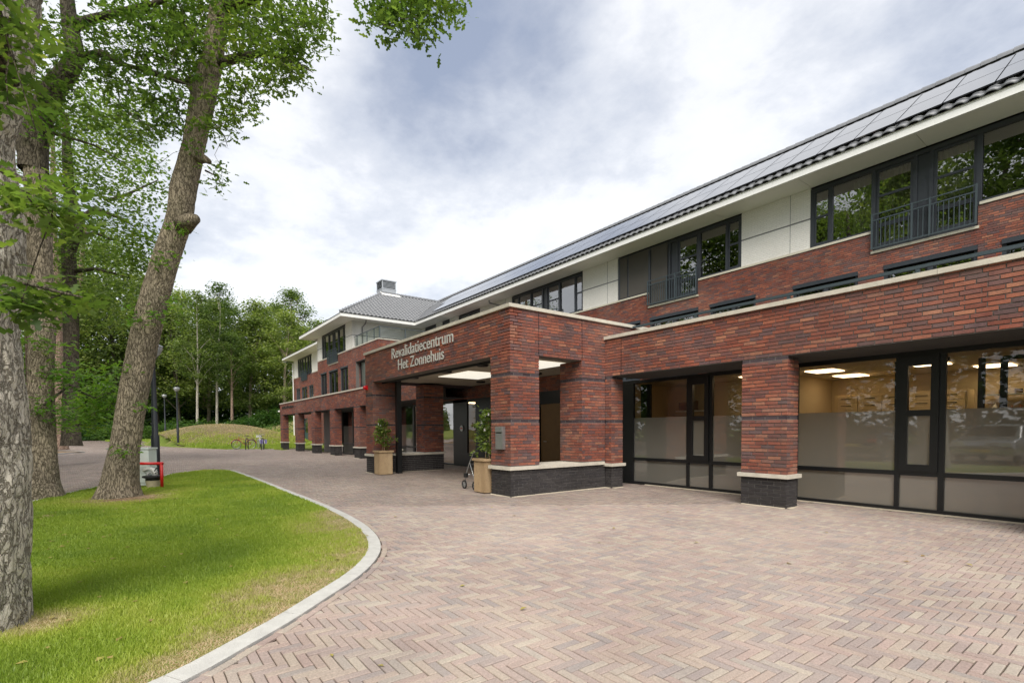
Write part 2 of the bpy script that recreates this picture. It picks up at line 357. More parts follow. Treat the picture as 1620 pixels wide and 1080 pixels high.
def bark_mat(name, c0, c1, c2, sx=9., sz=2.2, moss=.0, bumpd=.02):
    m = bpy.data.materials.new(name); m.use_nodes = True; nt, n, L = NT(m)
    b = nt.nodes['Principled BSDF']; b.inputs['Roughness'].default_value = .92; b.inputs['Specular IOR Level'].default_value = .15
    g = n('ShaderNodeNewGeometry')
    wp = n('ShaderNodeTexNoise', Scale=2.2, Detail=3.0); L(g.outputs['Position'], wp.inputs['Vector'])
    ws = n('ShaderNodeVectorMath', operation='SCALE'); L(wp.outputs['Color'], ws.inputs[0]); ws.inputs['Scale'].default_value = .22
    wa = n('ShaderNodeVectorMath', operation='ADD'); L(g.outputs['Position'], wa.inputs[0]); L(ws.outputs[0], wa.inputs[1])
    mp = n('ShaderNodeMapping'); mp.inputs['Scale'].default_value = (sx, sx, sz); L(wa.outputs[0], mp.inputs['Vector'])
    def rid(vec, sc, det):
        t = n('ShaderNodeTexNoise', Scale=sc, Detail=det, Roughness=.55, Distortion=.35); L(vec, t.inputs['Vector'])
        a = n('ShaderNodeMath', operation='SUBTRACT'); L(t.outputs['Fac'], a.inputs[0]); a.inputs[1].default_value = .5
        q = n('ShaderNodeMath', operation='ABSOLUTE'); L(a.outputs[0], q.inputs[0])
        r = n('ShaderNodeMapRange', interpolation_type='SMOOTHSTEP'); L(q.outputs[0], r.inputs[0]); r.inputs['From Max'].default_value = .075; return r.outputs[0]
    r1 = rid(mp.outputs[0], 1.0, 2.5); r2 = rid(mp.outputs[0], 1.9, 3.0)
    vo = n('ShaderNodeTexVoronoi', feature='DISTANCE_TO_EDGE', Scale=1.15); vd = n('ShaderNodeTexNoise', Scale=1.6, Detail=4.0, Roughness=.6); L(mp.outputs[0], vd.inputs['Vector'])
    vs2 = n('ShaderNodeVectorMath', operation='SCALE'); L(vd.outputs['Color'], vs2.inputs[0]); vs2.inputs['Scale'].default_value = 1.5
    va = n('ShaderNodeVectorMath', operation='ADD'); L(mp.outputs[0], va.inputs[0]); L(vs2.outputs[0], va.inputs[1]); L(va.outputs[0], vo.inputs['Vector'])
    vr = n('ShaderNodeMapRange', interpolation_type='SMOOTHSTEP'); L(vo.outputs['Distance'], vr.inputs[0]); vr.inputs['From Max'].default_value = .13; r1 = vr.outputs[0]
    mn = n('ShaderNodeMath', operation='MULTIPLY'); L(r1, mn.inputs[0])
    l2 = n('ShaderNodeMapRange'); L(r2, l2.inputs[0]); l2.inputs['To Min'].default_value = .72; L(l2.outputs[0], mn.inputs[1])
    fine = n('ShaderNodeTexNoise', Scale=3.5, Detail=8.0, Roughness=.75); L(mp.outputs[0], fine.inputs['Vector'])
    hh = n('ShaderNodeMath', operation='MULTIPLY_ADD'); L(fine.outputs['Fac'], hh.inputs[0]); hh.inputs[1].default_value = .55; L(mn.outputs[0], hh.inputs[2])
    hm = n('ShaderNodeMath', operation='MULTIPLY'); L(hh.outputs[0], hm.inputs[0]); hm.inputs[1].default_value = .72
    r = ramp(nt, [(.12, c0), (.55, c1), (1, c2)]); L(hm.outputs[0], r.inputs[0])
    big = n('ShaderNodeTexNoise', Scale=1.1, Detail=5.0); L(g.outputs['Position'], big.inputs['Vector'])
    rb = ramp(nt, [(.35, (.78, .78, .77)), (.7, (1.15, 1.14, 1.1))]); L(big.outputs['Fac'], rb.inputs[0])
    mm = n('ShaderNodeMix', data_type='RGBA', blend_type='MULTIPLY'); mm.inputs[0].default_value = 1; L(r.outputs[0], mm.inputs[6]); L(rb.outputs[0], mm.inputs[7])
    last = mm.outputs[2]
    if moss:
        mo = n('ShaderNodeTexNoise', Scale=2.3, Detail=6.0); L(g.outputs['Position'], mo.inputs['Vector'])
        rm = n('ShaderNodeMapRange'); L(mo.outputs['Fac'], rm.inputs[0]); rm.inputs['From Min'].default_value = .5; rm.inputs['From Max'].default_value = .75; rm.inputs['To Max'].default_value = moss
        mm2 = n('ShaderNodeMix', data_type='RGBA'); L(rm.outputs[0], mm2.inputs[0]); L(last, mm2.inputs[6]); mm2.inputs[7].default_value = (.09, .10, .035, 1); last = mm2.outputs[2]
    L(last, b.inputs['Base Color'])
    bp = n('ShaderNodeBump', Strength=1., Distance=bumpd); L(hh.outputs[0], bp.inputs['Height']); L(bp.outputs[0], b.inputs['Normal'])
    MATS[name] = m
bark_mat('bark_pale', (.17, .145, .115), (.58, .53, .45), (.66, .61, .53), 17, 6.5, .10, .022)
bark_mat('bark_oak', (.09, .074, .053), (.32, .265, .195), (.42, .355, .265), 21, 5., .25, .014)
bark_mat('bark_dark', (.035, .030, .024), (.12, .10, .078), (.18, .155, .12), 18, 4, .25, .012)
bark_mat('bark_reddish', (.12, .075, .055), (.28, .19, .145), (.38, .29, .23), 12, 3.0, .08)

def ground_mat(name, cols, scale=.6, bump=.4):
    m = bpy.data.materials.new(name); m.use_nodes = True; nt, n, L = NT(m)
    b = nt.nodes['Principled BSDF']; b.inputs['Roughness'].default_value = .95; b.inputs['Specular IOR Level'].default_value = .1
    g = n('ShaderNodeNewGeometry'); t = n('ShaderNodeTexNoise', Scale=scale, Detail=9.0, Roughness=.68); L(g.outputs['Position'], t.inputs['Vector'])
    r = ramp(nt, [(.32, cols[0]), (.5, cols[1]), (.68, cols[2])]); L(t.outputs['Fac'], r.inputs[0])
    t2 = n('ShaderNodeTexNoise', Scale=45., Detail=5.0, Roughness=.8); L(g.outputs['Position'], t2.inputs['Vector'])
    r2 = ramp(nt, [(.3, (.6, .6, .6)), (.7, (1.35, 1.35, 1.3))]); L(t2.outputs['Fac'], r2.inputs[0])
    mm = n('ShaderNodeMix', data_type='RGBA', blend_type='MULTIPLY'); mm.inputs[0].default_value = 1; L(r.outputs[0], mm.inputs[6]); L(r2.outputs[0], mm.inputs[7]); L(mm.outputs[2], b.inputs['Base Color'])
    bp = n('ShaderNodeBump', Strength=bump, Distance=.04); L(t2.outputs['Fac'], bp.inputs['Height']); L(bp.outputs[0], b.inputs['Normal'])
    MATS[name] = m; return m
ground_mat('grass_ground', [(.10, .15, .03), (.17, .22, .045), (.26, .23, .10)], .5)
ground_mat('mound_ground', [(.17, .18, .06), (.20, .165, .09), (.27, .20, .125)], 1.1, .9)
ground_mat('lawn_soil', [(.13, .17, .035), (.20, .24, .06), (.30, .25, .13)], .9)
ground_mat('forest_floor', [(.04, .055, .015), (.08, .075, .03), (.13, .10, .05)], .8)
ground_mat('sand_bed', [(.09, .07, .055), (.16, .13, .10), (.42, .36, .28)], 1.6, .2)
ground_mat('tree_dirt', [(.16, .10, .055), (.28, .19, .12), (.36, .27, .18)], 3.)

# ------------------------------------------------------------------ walls
def FR(y): return (0, y, 1, 0, 0, -1)          # wall facing -Y, s runs along x
def SD(x): return (x, 0, 0, 1, 1, 0)           # wall facing +X, s runs along y
def SL(x): return (x, 0, 0, 1, -1, 0)          # wall facing -X
def tr(fr, s, d, z):
    s, d, z = np.broadcast_arrays(np.asarray(s, float), np.asarray(d, float), np.asarray(z, float))
    return np.stack([fr[0] + fr[2] * s + fr[4] * d, fr[1] + fr[3] * s + fr[5] * d, z], -1)

def fbox(mb, fr, s0, s1, d0, d1, z0, z1, a=.5):
    P = tr(fr, [s0, s1, s1, s0, s0, s1, s1, s0], [d0, d0, d1, d1, d0, d0, d1, d1], [z0, z0, z0, z0, z1, z1, z1, z1])
    mb.add(P, BOXQ, a=a); return mb

def core(mb, fr, s0, s1, z0, z1, holes=(), th=.2):
    ss = sorted({s0, s1} | {h[k] for h in holes for k in (0, 1) if s0 < h[k] < s1}); zs = sorted({z0, z1} | {h[k] for h in holes for k in (2, 3) if z0 < h[k] < z1})
    for a, b in zip(ss[:-1], ss[1:]):
        run = None
        for c, d in zip(zs[:-1], zs[1:]):
            m = ((a + b) / 2, (c + d) / 2); inh = any(h[0] < m[0] < h[1] and h[2] < m[1] < h[3] for h in holes)
            if inh:
                if run: fbox(mb, fr, a, b, -th, 0, *run); run = None
            else: run = (run[0], d) if run else (c, d)
        if run: fbox(mb, fr, a, b, -th, 0, *run)
    return mb

CH = .0625
def courses(s0, s1, z0, z1, holes=(), ext0=0, ext1=0, joint=.011, L=.22):
    out = []; k0 = int(math.floor(z0 / CH + 1e-6)); k1 = int(math.ceil(z1 / CH - 1e-6))
    rr = random.Random(int(abs(s0 * 1000) + abs(z0 * 77)))
    for k in range(k0, k1):
        a, b = max(z0, k * CH + joint / 2), min(z1, (k + 1) * CH - joint / 2)
        if b - a < .012: continue
        zc = (a + b) / 2; segs = [(s0 - ext0, s1 + ext1)]
        for h in holes:
            if h[2] < zc < h[3]:
                ns = []
                for x, y in segs:
                    if h[1] <= x or h[0] >= y: ns.append((x, y))
                    else:
                        if h[0] > x: ns.append((x, h[0]))
                        if h[1] < y: ns.append((h[1], y))
                segs = ns
        off = (k % 2) * L / 2 + (0 if rr.random() < .8 else L / 4)
        for x, y in segs:
            j = math.floor((x - off) / L); p = off + j * L; cur = x
            while cur < y - .005:
                nx = min(y, p + L)
                if y - nx < .05: nx = y
                if nx - cur > .03 or nx >= y:
                    e0 = cur + (0 if cur == x else joint / 2); e1 = nx - (0 if nx == y else joint / 2)
                    if e1 - e0 > .02: out.append((e0, e1, a, b))
                    cur = nx
                p += L
                while p + L <= cur + 1e-6: p += L
    return np.array(out) if out else np.zeros((0, 4))

BQ = np.array([(4, 5, 6, 7), (0, 1, 5, 4), (1, 2, 6, 5), (2, 3, 7, 6), (3, 0, 4, 7)])
def brickset(name, fr, arr, mat, parent, proud=.008, jit=.004, tints=None):
    n = len(arr)
    if not n: return None
    f = proud + RNG.random(n) * jit; s0, s1, z0, z1 = arr.T
    j = lambda: (RNG.random(n) - .5) * .003
    z0 = z0 + j(); z1 = z1 + j(); bk = np.full(n, -.004)
    P = np.stack([tr(fr, s0, bk, z0), tr(fr, s1, bk, z0), tr(fr, s1, bk, z1), tr(fr, s0, bk, z1), tr(fr, s0 + .001, f, z0 + .001), tr(fr, s1 - .001, f, z0 + .001), tr(fr, s1 - .001, f, z1 - .001), tr(fr, s0 + .001, f, z1 - .001)], 1)
    Q = BQ[None] + (np.arange(n) * 8)[:, None, None]
    t = RNG.random(n) if tints is None else tints
    mb = MB(); mb.add(P.reshape(-1, 3), Q.reshape(-1, 4), a=np.repeat(t, 8))
    return mb.build(name, mat, parent, kind='stuff')

_bm = {}
def single_bricks(fr, arr, mat, parent, name='brick'):
    for s0, s1, z0, z1 in arr:
        key = (round(s1 - s0, 2), round(z1 - z0, 3), fr[2], mat.name)
        if key not in _bm:
            l, h = (s1 - s0) / 2, (z1 - z0) / 2; g = (0, 0) + fr[2:]
            mb = MB(); P = tr(g, [-l, l, l, -l, -l + .002, l - .002, l - .002, -l + .002], [-.004] * 4 + [.010] * 4, [-h, -h, h, h, -h + .002, -h + .002, h - .002, h - .002])
            mb.add(P, BQ); o = mb.build(name, mat, parent); _bm[key] = o.data
        else:
            o = bpy.data.objects.new(name, _bm[key]); COL.objects.link(o); o.parent = parent
        p = tr(fr, (s0 + s1) / 2, random.uniform(-.001, .003), (z0 + z1) / 2 + random.uniform(-.001, .001)); o.location = tuple(p)

def wall(parent, name, fr, s0, s1, z0, z1, holes=(), th=.2, mat='brick_attr', mort='mortar', bands=(), single=None, ext0=0, ext1=0, proud=.008):
    c = core(MB(), fr, s0, s1, z0, z1, holes, th).build(name, MATS[mort], parent)
    arr = courses(s0, s1, z0, z1, holes, ext0, ext1)
    zc = (arr[:, 2] + arr[:, 3]) / 2; bd = np.zeros(len(arr), bool)
    for b in bands: bd |= (zc > b) & (zc < b + .075)
    if bd.any(): brickset('dark_band_bricks', fr, arr[bd], MATS['band_brick'], c, proud=.001, jit=.001)
    rest = arr[~bd]
    if single is not None:
        m = (rest[:, 0] > single[0]) & (rest[:, 0] < single[1]); single_bricks(fr, rest[m], MATS['brick_obj'], c); rest = rest[~m]
    brickset('brick_courses', fr, rest, MATS[mat], c, proud)
    return c

def coping(parent, fr, s0, s1, z, h=.07, d0=-.26, d1=.045, step=1.0, name='coping_stone', gap=.004, mat='stone'):
    s = s0; k = 0
    while s < s1 - .01:
        e = min(s1, s + step); e = s1 if s1 - e < .3 else e
        fbox(MB(), fr, s + (gap if k else 0), e, d0, d1, z, z + h).build(name, MATS[mat], parent); s = e; k += 1

# ------------------------------------------------------------------ the building
B = empty('care_building', (0, 0, 0), 'long red brick building with white top storey, tiled roof and brick colonnade', 'building')
U = 17.8; YF = 8.69; YG = 9.85
HEAD, SILL, LOW = 9.12, 7.22, 6.62
XR = 3.4     # where the modelled part of the building ends, off to the right of the frame

# --- window bars ---
def frame_rect(mb, fr, s0, s1, z0, z1, w=.06, d0=-.07, d1=0., wb=None, wt=None):
    wb = w if wb is None else wb; wt = w if wt is None else wt
    fbox(mb, fr, s0, s0 + w, d0, d1, z0, z1); fbox(mb, fr, s1 - w, s1, d0, d1, z0, z1)
    fbox(mb, fr, s0 + w, s1 - w, d0, d1, z0, z0 + wb); fbox(mb, fr, s0 + w, s1 - w, d0, d1, z1 - wt, z1)
def pane(parent, fr, s0, s1, z0, z1, d, mat='glass_upper', name='pane'):
    P = tr(fr, [s0, s1, s1, s0], [d] * 4, [z0, z0, z1, z1]); return MB().add(P, [(0, 1, 2, 3)]).build(name, MATS[mat], parent)

def railing(parent, fr, s0, s1, z0, z1, d=.12):
    r = MB(); w = .022
    for s in (s0, (s0 + s1) / 2 - .2, (s0 + s1) / 2 + .2, s1): fbox(r, fr, s - w, s + w, d - .02, d + .02, z0, z1)
    for z in (z1 - .03, z1 - .20, z0 + .03): fbox(r, fr, s0 + w, s1 - w, d - .015, d + .015, z - .017, z + .017)
    o = r.build('railing', MATS['rail_grey'], parent); me = None
    nb = 20; L = s1 - s0
    for k in range(1, nb + 1):
        s = s0 + L * k / (nb + 1)
        if abs(s - (s0 + s1) / 2 + .2) < .04 or abs(s - (s0 + s1) / 2 - .2) < .04: continue
        if me is None:
            m = MB(); g = (0, 0) + fr[2:]; fbox(m, g, -.009, .009, -.009, .009, z0 + .047, z1 - .217); b = m.build('baluster', MATS['rail_grey'], o); me = b.data
        else: b = bpy.data.objects.new('baluster', me); COL.objects.link(b); b.parent = o
        b.location = tuple(tr(fr, s, d, 0.))
    return o

SEG = [('s', .6), ('w', 1.16), ('d', 1.0), ('p', .36), ('d', 1.0), ('w', 1.16), ('s', .6)]
def window_group(x0, y=U, screens=(), curtains=(), rail=True, low=LOW, n='window_band'):
    fr = FR(y); f = MB(); X1 = x0 + 5.88; dd = -.06
    a, b = x0 + 1.76, X1 - 1.76
    # outer frame
    fbox(f, fr, x0, X1, dd - .09, dd + .03, HEAD - .12, HEAD)
    fbox(f, fr, x0, a, dd - .09, dd + .02, SILL, SILL + .07); fbox(f, fr, b, X1, dd - .09, dd + .02, SILL, SILL + .07)
    fbox(f, fr, a - .05, b + .05, dd - .09, dd + .02, low, low + .08)
    edges = [x0]
    for k, w in SEG: edges.append(edges[-1] + w)
    for i, e in enumerate(edges):
        zb = SILL + .07 if (e < a - .01 or e > b + .01) else low + .08
        w = .045 if 0 < i < 7 else .07
        c = e + (.035 if i == 0 else -.035 if i == 7 else 0)
        fbox(f, fr, c - w, c + w, dd - .085, dd + .025, zb, HEAD - .12)
        if i in (2, 5): fbox(f, fr, c - .055, c - .045 + .1, dd + .026, dd + .045, zb, HEAD - .13)
    o = f.build(n, MATS['frame_grey'], B)
    for i, (k, w) in enumerate(SEG):
        s0, s1 = edges[i] + .045, edges[i + 1] - .045
        if i == 0: s0 = edges[0] + .105
        if i == 6: s1 = edges[7] - .105
        zb = (SILL if k in 'sw' else low) + .08; zt = HEAD - .12
        if k == 'p':
            m = MB(); fbox(m, fr, s0, s1, dd - .05, dd - .02, zb, zt); m.build('spandrel_panel', MATS['frame_grey'], o); continue
        if k in 'ds':
            m = MB(); g = .075 if k == 'd' else .05
            frame_rect(m, fr, s0, s1, zb, zt, g, dd - .05, dd - .005, wb=.14 if k == 'd' else g)
            zm = 8.17 if k == 's' else 8.22
            fbox(m, fr, s0 + g, s1 - g, dd - .045, dd - .008, zm - .035, zm + .035)
            if k == 'd': fbox(m, fr, s0 + g, s1 - g, dd - .045, dd - .008, 7.30, 7.42)
            m.build('sash' if k == 's' else 'french_door', MATS['frame_grey'], o)
            s0 += g; s1 -= g; zt2 = zt - g; zb2 = zb + (.14 if k == 'd' else g)
            cuts = [zb2, 7.30, 7.42, zm - .035, zm + .035, zt2] if k == 'd' else [zb2, zm - .035, zm + .035, zt2]
            for q in range(0, len(cuts), 2): pane(o, fr, s0, s1, cuts[q], cuts[q + 1], dd - .03)
        else: pane(o, fr, s0, s1, zb, zt, dd - .03)
        if i in screens:
            m = MB(); fbox(m, fr, s0 - .03, s1 + .03, dd + .028, dd + .036, zb - .02, HEAD - .04); m.build('sun_screen', MATS['screen_cloth'], o)
        if i in curtains:
            m = MB(); c0 = s0 + (s1 - s0) * (.45 if i == 1 else 0); xs = np.linspace(c0, s1, 90); ds = dd - .30 + .035 * np.sin(xs * 48) + .015 * np.sin(xs * 111)
            P = np.concatenate([tr(fr, xs, ds, zb - .05), tr(fr, xs, ds, zt)]); N = len(xs)
            m.add(P, [(q, q + 1, N + q + 1, N + q) for q in range(N - 1)]); m.build('curtain', MATS['curtain'], o, smooth=True)
    # sills
    z = SILL
    for (p, q, zz) in ((x0, a - .03, SILL), (b + .03, X1, SILL), (a - .03, b + .03, low)):
        m = MB(); fbox(m, fr, p, q, -.12, .045, zz - .075, zz - .004); m.build('sill', MATS['sill_cream'], o)
    if rail: railing(o, fr, a + .02, b - .02, low + .02, 7.68)
    # the room behind
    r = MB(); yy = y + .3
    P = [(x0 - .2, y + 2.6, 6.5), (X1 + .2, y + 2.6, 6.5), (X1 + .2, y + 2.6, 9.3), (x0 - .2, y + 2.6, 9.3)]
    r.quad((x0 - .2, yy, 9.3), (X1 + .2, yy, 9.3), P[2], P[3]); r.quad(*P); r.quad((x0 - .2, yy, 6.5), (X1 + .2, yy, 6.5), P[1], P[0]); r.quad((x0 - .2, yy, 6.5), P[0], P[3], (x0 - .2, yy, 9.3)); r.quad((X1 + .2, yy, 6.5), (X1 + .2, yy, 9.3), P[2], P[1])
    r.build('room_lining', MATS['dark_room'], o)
    return o, [(x0, X1, SILL - .07, HEAD + .2), (a, b, low - .07, SILL)]

def low_window(x0, x1, y=U, z0=3.5, z1=6.12, parts=1):
    fr = FR(y); f = MB()
    frame_rect(f, fr, x0, x1, z0, z1, .08, -.16, -.03, wt=.12)
    fbox(f, fr, x0, x1, -.10, .035, z1 - .12, z1 + .0)
    n = 2 if x1 - x0 > 1.6 else 1; o = None
    mid = x0 + (x1 - x0) * .52
    if n == 2: fbox(f, fr, mid - .06, mid + .06, -.15, -.04, z0 + .08, z1 - .17)
    o = f.build('window', MATS['frame_grey'], B)
    spans = [(x0 + .08, mid - .06), (mid + .06, x1 - .08)] if n == 2 else [(x0 + .08, x1 - .08)]
    for s0, s1 in spans:
        m = MB(); frame_rect(m, fr, s0, s1, z0 + .08, z1 - .17, .06, -.14, -.07); m.build('sash', MATS['frame_black'], o)
        pane(o, fr, s0 + .06, s1 - .06, z0 + .14, z1 - .23, -.11)
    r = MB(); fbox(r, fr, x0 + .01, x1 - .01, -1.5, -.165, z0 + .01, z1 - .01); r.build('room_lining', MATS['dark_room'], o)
    return (x0, x1, z0, z1)

# main upper wall
holes = []
for x0, sc, cu in ((-23.82, (), ()), (-15.7, (0, 1, 2), ()), (-7.5, (), (1, 2, 4))):
    holes += window_group(x0, U, sc, cu)[1]
lw = [low_window(*w) for w in ((-16.35, -14.38), (-13.88, -11.55), (-11.05, -9.27), (-8.0, -6.1), (-5.44, -3.37), (-2.91, -1.0))]
# far-left windows in the white wall
smallw = []
for a, b in ((-34.9, -33.1), (-32.2, -31.1), (-29.9, -27.2)):
    fr = FR(U); f = MB(); frame_rect(f, fr, a, b, SILL, HEAD, .08, -.14, -.04, wt=.14)
    if b - a > 2: fbox(f, fr, (a + b) / 2 - .06, (a + b) / 2 + .06, -.13, -.05, SILL + .08, HEAD - .14)
    o = f.build('window', MATS['frame_grey'], B); pane(o, fr, a + .08, b - .08, SILL + .08, HEAD - .14, -.1); smallw.append((a, b, SILL, HEAD + .2))
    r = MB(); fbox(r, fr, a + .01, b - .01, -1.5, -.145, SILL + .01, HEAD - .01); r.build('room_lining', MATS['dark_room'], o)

redh = holes + lw
wall(B, 'upper_brick_wall', FR(U), -30.8, XR, 3.0, SILL - .075, redh, .25)
wz = [h for h in holes if h[3] > 9] + smallw
wzs = sorted(wz); ed_ = [-35.5] + [e for h in wzs for e in (h[0], h[1])] + [XR]
for a, b in zip(ed_[::2], ed_[1::2]):
    if b - a < .05: continue
    for z0, z1 in ((SILL, 8.145), (8.195, 9.16)): wall(B, 'white_brick_wall', FR(U), a, b, z0, z1, (), .25, 'white_brick', 'white_mortar', proud=.003)
for a, b in zip(ed_[::2], ed_[1::2]):
    if b - a > .05: m = MB(); fbox(m, FR(U), a, b, -.2, -.01, 8.145, 8.195); m.build('dark_joint_strip', MATS['grey_pipe'], B)
gaps = [(-27.2, -23.82), (-17.94, -15.7), (-9.82, -7.5), (-1.62, XR)]
for a, b in gaps:
    m = MB(); fbox(m, FR(U), a, b, -.2, .035, SILL - .075, SILL - .004); m.build('sill_band', MATS['sill_cream'], B)
    m = MB(); s = b - .62 if b < XR else b - 1; fbox(m, FR(U), s, s + .012, -.01, .0125, SILL, 9.16); m.build('expansion_joint', MATS['grey_pipe'], B)

m = MB(); m.box(-45, XR, 22.9, 23.1, 0, 9.4); m.build('rear_wall', MATS['mortar'], B); m = MB(); m.box(XR, XR + .2, U, 23.1, 0, 9.4); m.box(XR, XR + .2, YG, U, 0, 3.1); m.build('end_wall', MATS['mortar'], B); m = MB(); m.box(-35.4, XR, U + .3, 22.9, 9.3, 9.36); m.build('attic_floor', MATS['dark_room'], B)
# eaves, soffit and roof
EY = 16.7; EZ0, EZ1 = 9.15, 9.36
m = MB(); m.box(-34.33, XR + 1, EY, EY + .16, EZ0, EZ1); eave = m.build('eaves_fascia', MATS['white_trim'], B)
m = MB(); m.box(-34.33, XR + 1, EY - .012, EY, EZ1 - .03, EZ1 + .02); m.build('gutter_lip', MATS['white_trim'], eave)
x = XR + 1
while x > -35.4:
    x2 = max(-35.45, x - 2.96); m = MB(); m.box(x2 + .006, x - .006, EY + .16, U - .012, EZ0 + .0, EZ0 + .02); m.build('soffit_board', MATS['soffit_white'], eave); x = x2
m = MB(); m.box(-35.45, XR + 1, EY + .16, U - .012, EZ0 + .024, EZ0 + .03); m.build('soffit_backing', MATS['grey_pipe'], eave)

RS = (Vector((0, 3.18, 2.29))); RL = RS.length; RU = RS / RL          # main roof slope
ROOF0 = Vector((0, EY - .06, EZ1 + .03))
def tile_profile(nu=8):
    u = np.linspace(0, 1, nu + 1); h = .028 * np.sin(2 * math.pi * (u - .1)) + .02 * np.sin(4 * math.pi * u) * .4
    return u, h
def tile_mesh(along, up, w, l, nrm, nu=8):
    u, h = tile_profile(nu); A = np.array(along); Up = np.array(up); N = np.array(nrm)
    lo = A[None] * (u * w)[:, None] + N[None] * (h + .035)[:, None]; hi = lo + Up[None] * l - N[None] * .025; fr_ = lo - N[None] * .035
    v = np.concatenate([lo, hi, fr_]); k = nu + 1
    q = [(i, i + 1, k + i + 1, k + i) for i in range(nu)] + [(2 * k + i, 2 * k + i + 1, i + 1, i) for i in range(nu)]
    return v, np.array(q)
roof = MB(); roof.quad((-38.5, EY - .04, EZ1 + .0), (XR + 1, EY - .04, EZ1), (XR + 1, EY + 3.14, EZ1 + 2.29), (-38.5, EY + 3.14, EZ1 + 2.29))
roof.quad((-38.5, EY + 3.14, EZ1 + 2.29), (XR + 1, EY + 3.14, EZ1 + 2.29), (XR + 1, EY + 6.3, EZ1), (-38.5, EY + 6.3, EZ1))
roof.quad((XR + 1, EY - .04, EZ1), (XR + 1, EY + 6.3, EZ1), (XR + 1, EY + 3.14, EZ1 + 2.29), (XR + 1, EY + 3.14, EZ1 + 2.289))
roof = roof.build('main_roof', MATS['roof_felt'], B)
TW = .30; nrow = 12; TE = RL / nrow; NRM = Vector((1, 0, 0)).cross(RU)
if NRM.z < 0: NRM = -NRM
tv, tq = tile_mesh((1, 0, 0), RU, TW, TE + .03, NRM)
tile_me = None; allv = []; cnt = 0; rest = []
for r_ in range(nrow):
    for c_ in range(int((XR + 1 + 38.2) / TW)):
        x = XR + 1 - (c_ + 1) * TW; p = ROOF0 + RU * (r_ * TE); p.x = x
        if x < -34.33 - (p.y - EY): continue
        near = r_ in (0, 1, nrow - 3, nrow - 2, nrow - 1); edge = x < -32.2
        if not (near or edge): continue
        if near and x > -9.5 and x < -.8 and r_ != nrow - 3 and cnt < 290:
            if tile_me is None:
                o = MB().add(tv, tq).build('roof_tile', MATS['tile_dark'], roof, smooth=True); tile_me = o.data
            else: o = bpy.data.objects.new('roof_tile', tile_me); COL.objects.link(o); o.parent = roof
            o.location = p; cnt += 1
        else: rest.append(tuple(p))
def many(tv, tq, pts, name, mat, parent, smooth=True):
    P = np.array(pts); n = len(P); V = (tv[None] + P[:, None]).reshape(-1, 3); Q = (tq[None] + (np.arange(n) * len(tv))[:, None, None]).reshape(-1, 4)
    return MB().add(V, Q, a=np.repeat(RNG.random(n), len(tv))).build(name, mat, parent, kind='stuff', smooth=smooth)
many(tv, tq, rest, 'roof_tiles', MATS['tile_dark'], roof)
# ridge tiles
rv = []; q_ = []; K = 7
for i in range(K):
    t = math.pi * i / (K - 1)
    for s_ in (0, 1): rv.append((s_ * .36, -math.cos(t) * .15 * (1.08 - .1 * s_), math.sin(t) * .17 * (1.1 - .12 * s_)))
q_ = [(2 * i, 2 * i + 1, 2 * i + 3, 2 * i + 2) for i in range(K - 1)]; rv = np.array(rv); q_ = np.array(q_)
rme = None; rp = []
for k in range(120):
    x = XR + 1 - .34 * (k + 1)
    if x < -37.6: break
    p = (x, EY + 3.13, EZ1 + 2.33)
    if x > -16:
        if rme is None: o = MB().add(rv, q_).build('ridge_tile', MATS['tile_dark'], roof, smooth=True); rme = o.data
        else: o = bpy.data.objects.new('ridge_tile', rme); COL.objects.link(o); o.parent = roof
        o.location = p
    else: rp.append(p)
many(rv, q_, rp, 'ridge_tiles', MATS['tile_dark'], roof)
# solar panels: two rows
sme = None; PW = 1.00; s_lo = TE * 1.15; PH = (RL - TE * 3.4) / 2
for c_ in range(37):
    x = XR + 1 - PW * (c_ + 1) - .35
    for r_ in range(2):
        s0 = s_lo + r_ * (PH + .012); p = ROOF0 + RU * s0 + NRM * .085; p.x = x
        if x < -33.2 - (p.y - EY) * (1.0 if r_ else .2) + .6 - r_ * .6: continue
        if sme is None:
            mb = MB(); a = np.array([(0.016, 0, 0), (PW - .016, 0, 0)]); U3 = np.array(RU) * (PH - .03); N3 = np.array(NRM) * .035
            v = [a[0], a[1], a[1] + U3, a[0] + U3, a[0] + N3, a[1] + N3, a[1] + U3 + N3, a[0] + U3 + N3]; mb.add(v, BOXQ); o = mb.build('solar_panel', MATS['solar_glass'], roof); sme = o.data
        else: o = bpy.data.objects.new('solar_panel', sme); COL.objects.link(o); o.parent = roof
        o.location = p

# --- left block ---
LY = 12.4; LX0, LX1 = -44.1, -35.5
fo, h1 = window_group(-42.82, LY)
lh = h1 + [low_window(-43.2, -41.6, LY), low_window(-41.0, -38.8, LY), low_window(-38.15, -36.5, LY)]
# brick volume below with the recessed window
rec = (-34.9, -32.4, 3.75, 6.17)
wall(B, 'left_block_wall', FR(LY), LX0, -30.7, 3.0, SILL - .075, lh + [rec], .25, ext1=.006)
wall(B, 'terrace_side_wall', SD(-30.7), LY, U, 3.0, 7.14, (), .25, ext0=.0)
m = MB(); fr = FR(LY); fbox(m, fr, rec[0], rec[1], -.50, -.47, rec[2], rec[3]); m.build('recess_back', MATS['mortar'], B)
f = MB(); frame_rect(f, fr, rec[0], rec[1], rec[2], rec[3], .05, -.38, -.33); fbox(f, fr, rec[0] + .05, rec[1] - .05, -.38, -.34, 4.45, 4.52); o = f.build('recessed_window', MATS['frame_grey'], B); pane(o, fr, rec[0] + .05, rec[1] - .05, rec[2] + .05, rec[3] - .05, -.355, 'glass_rail'); m = MB(); fbox(m, fr, rec[0], rec[1], -.42, -.40, 4.52, rec[3]); m.build('roller_blind', MATS['soffit_white'], o)
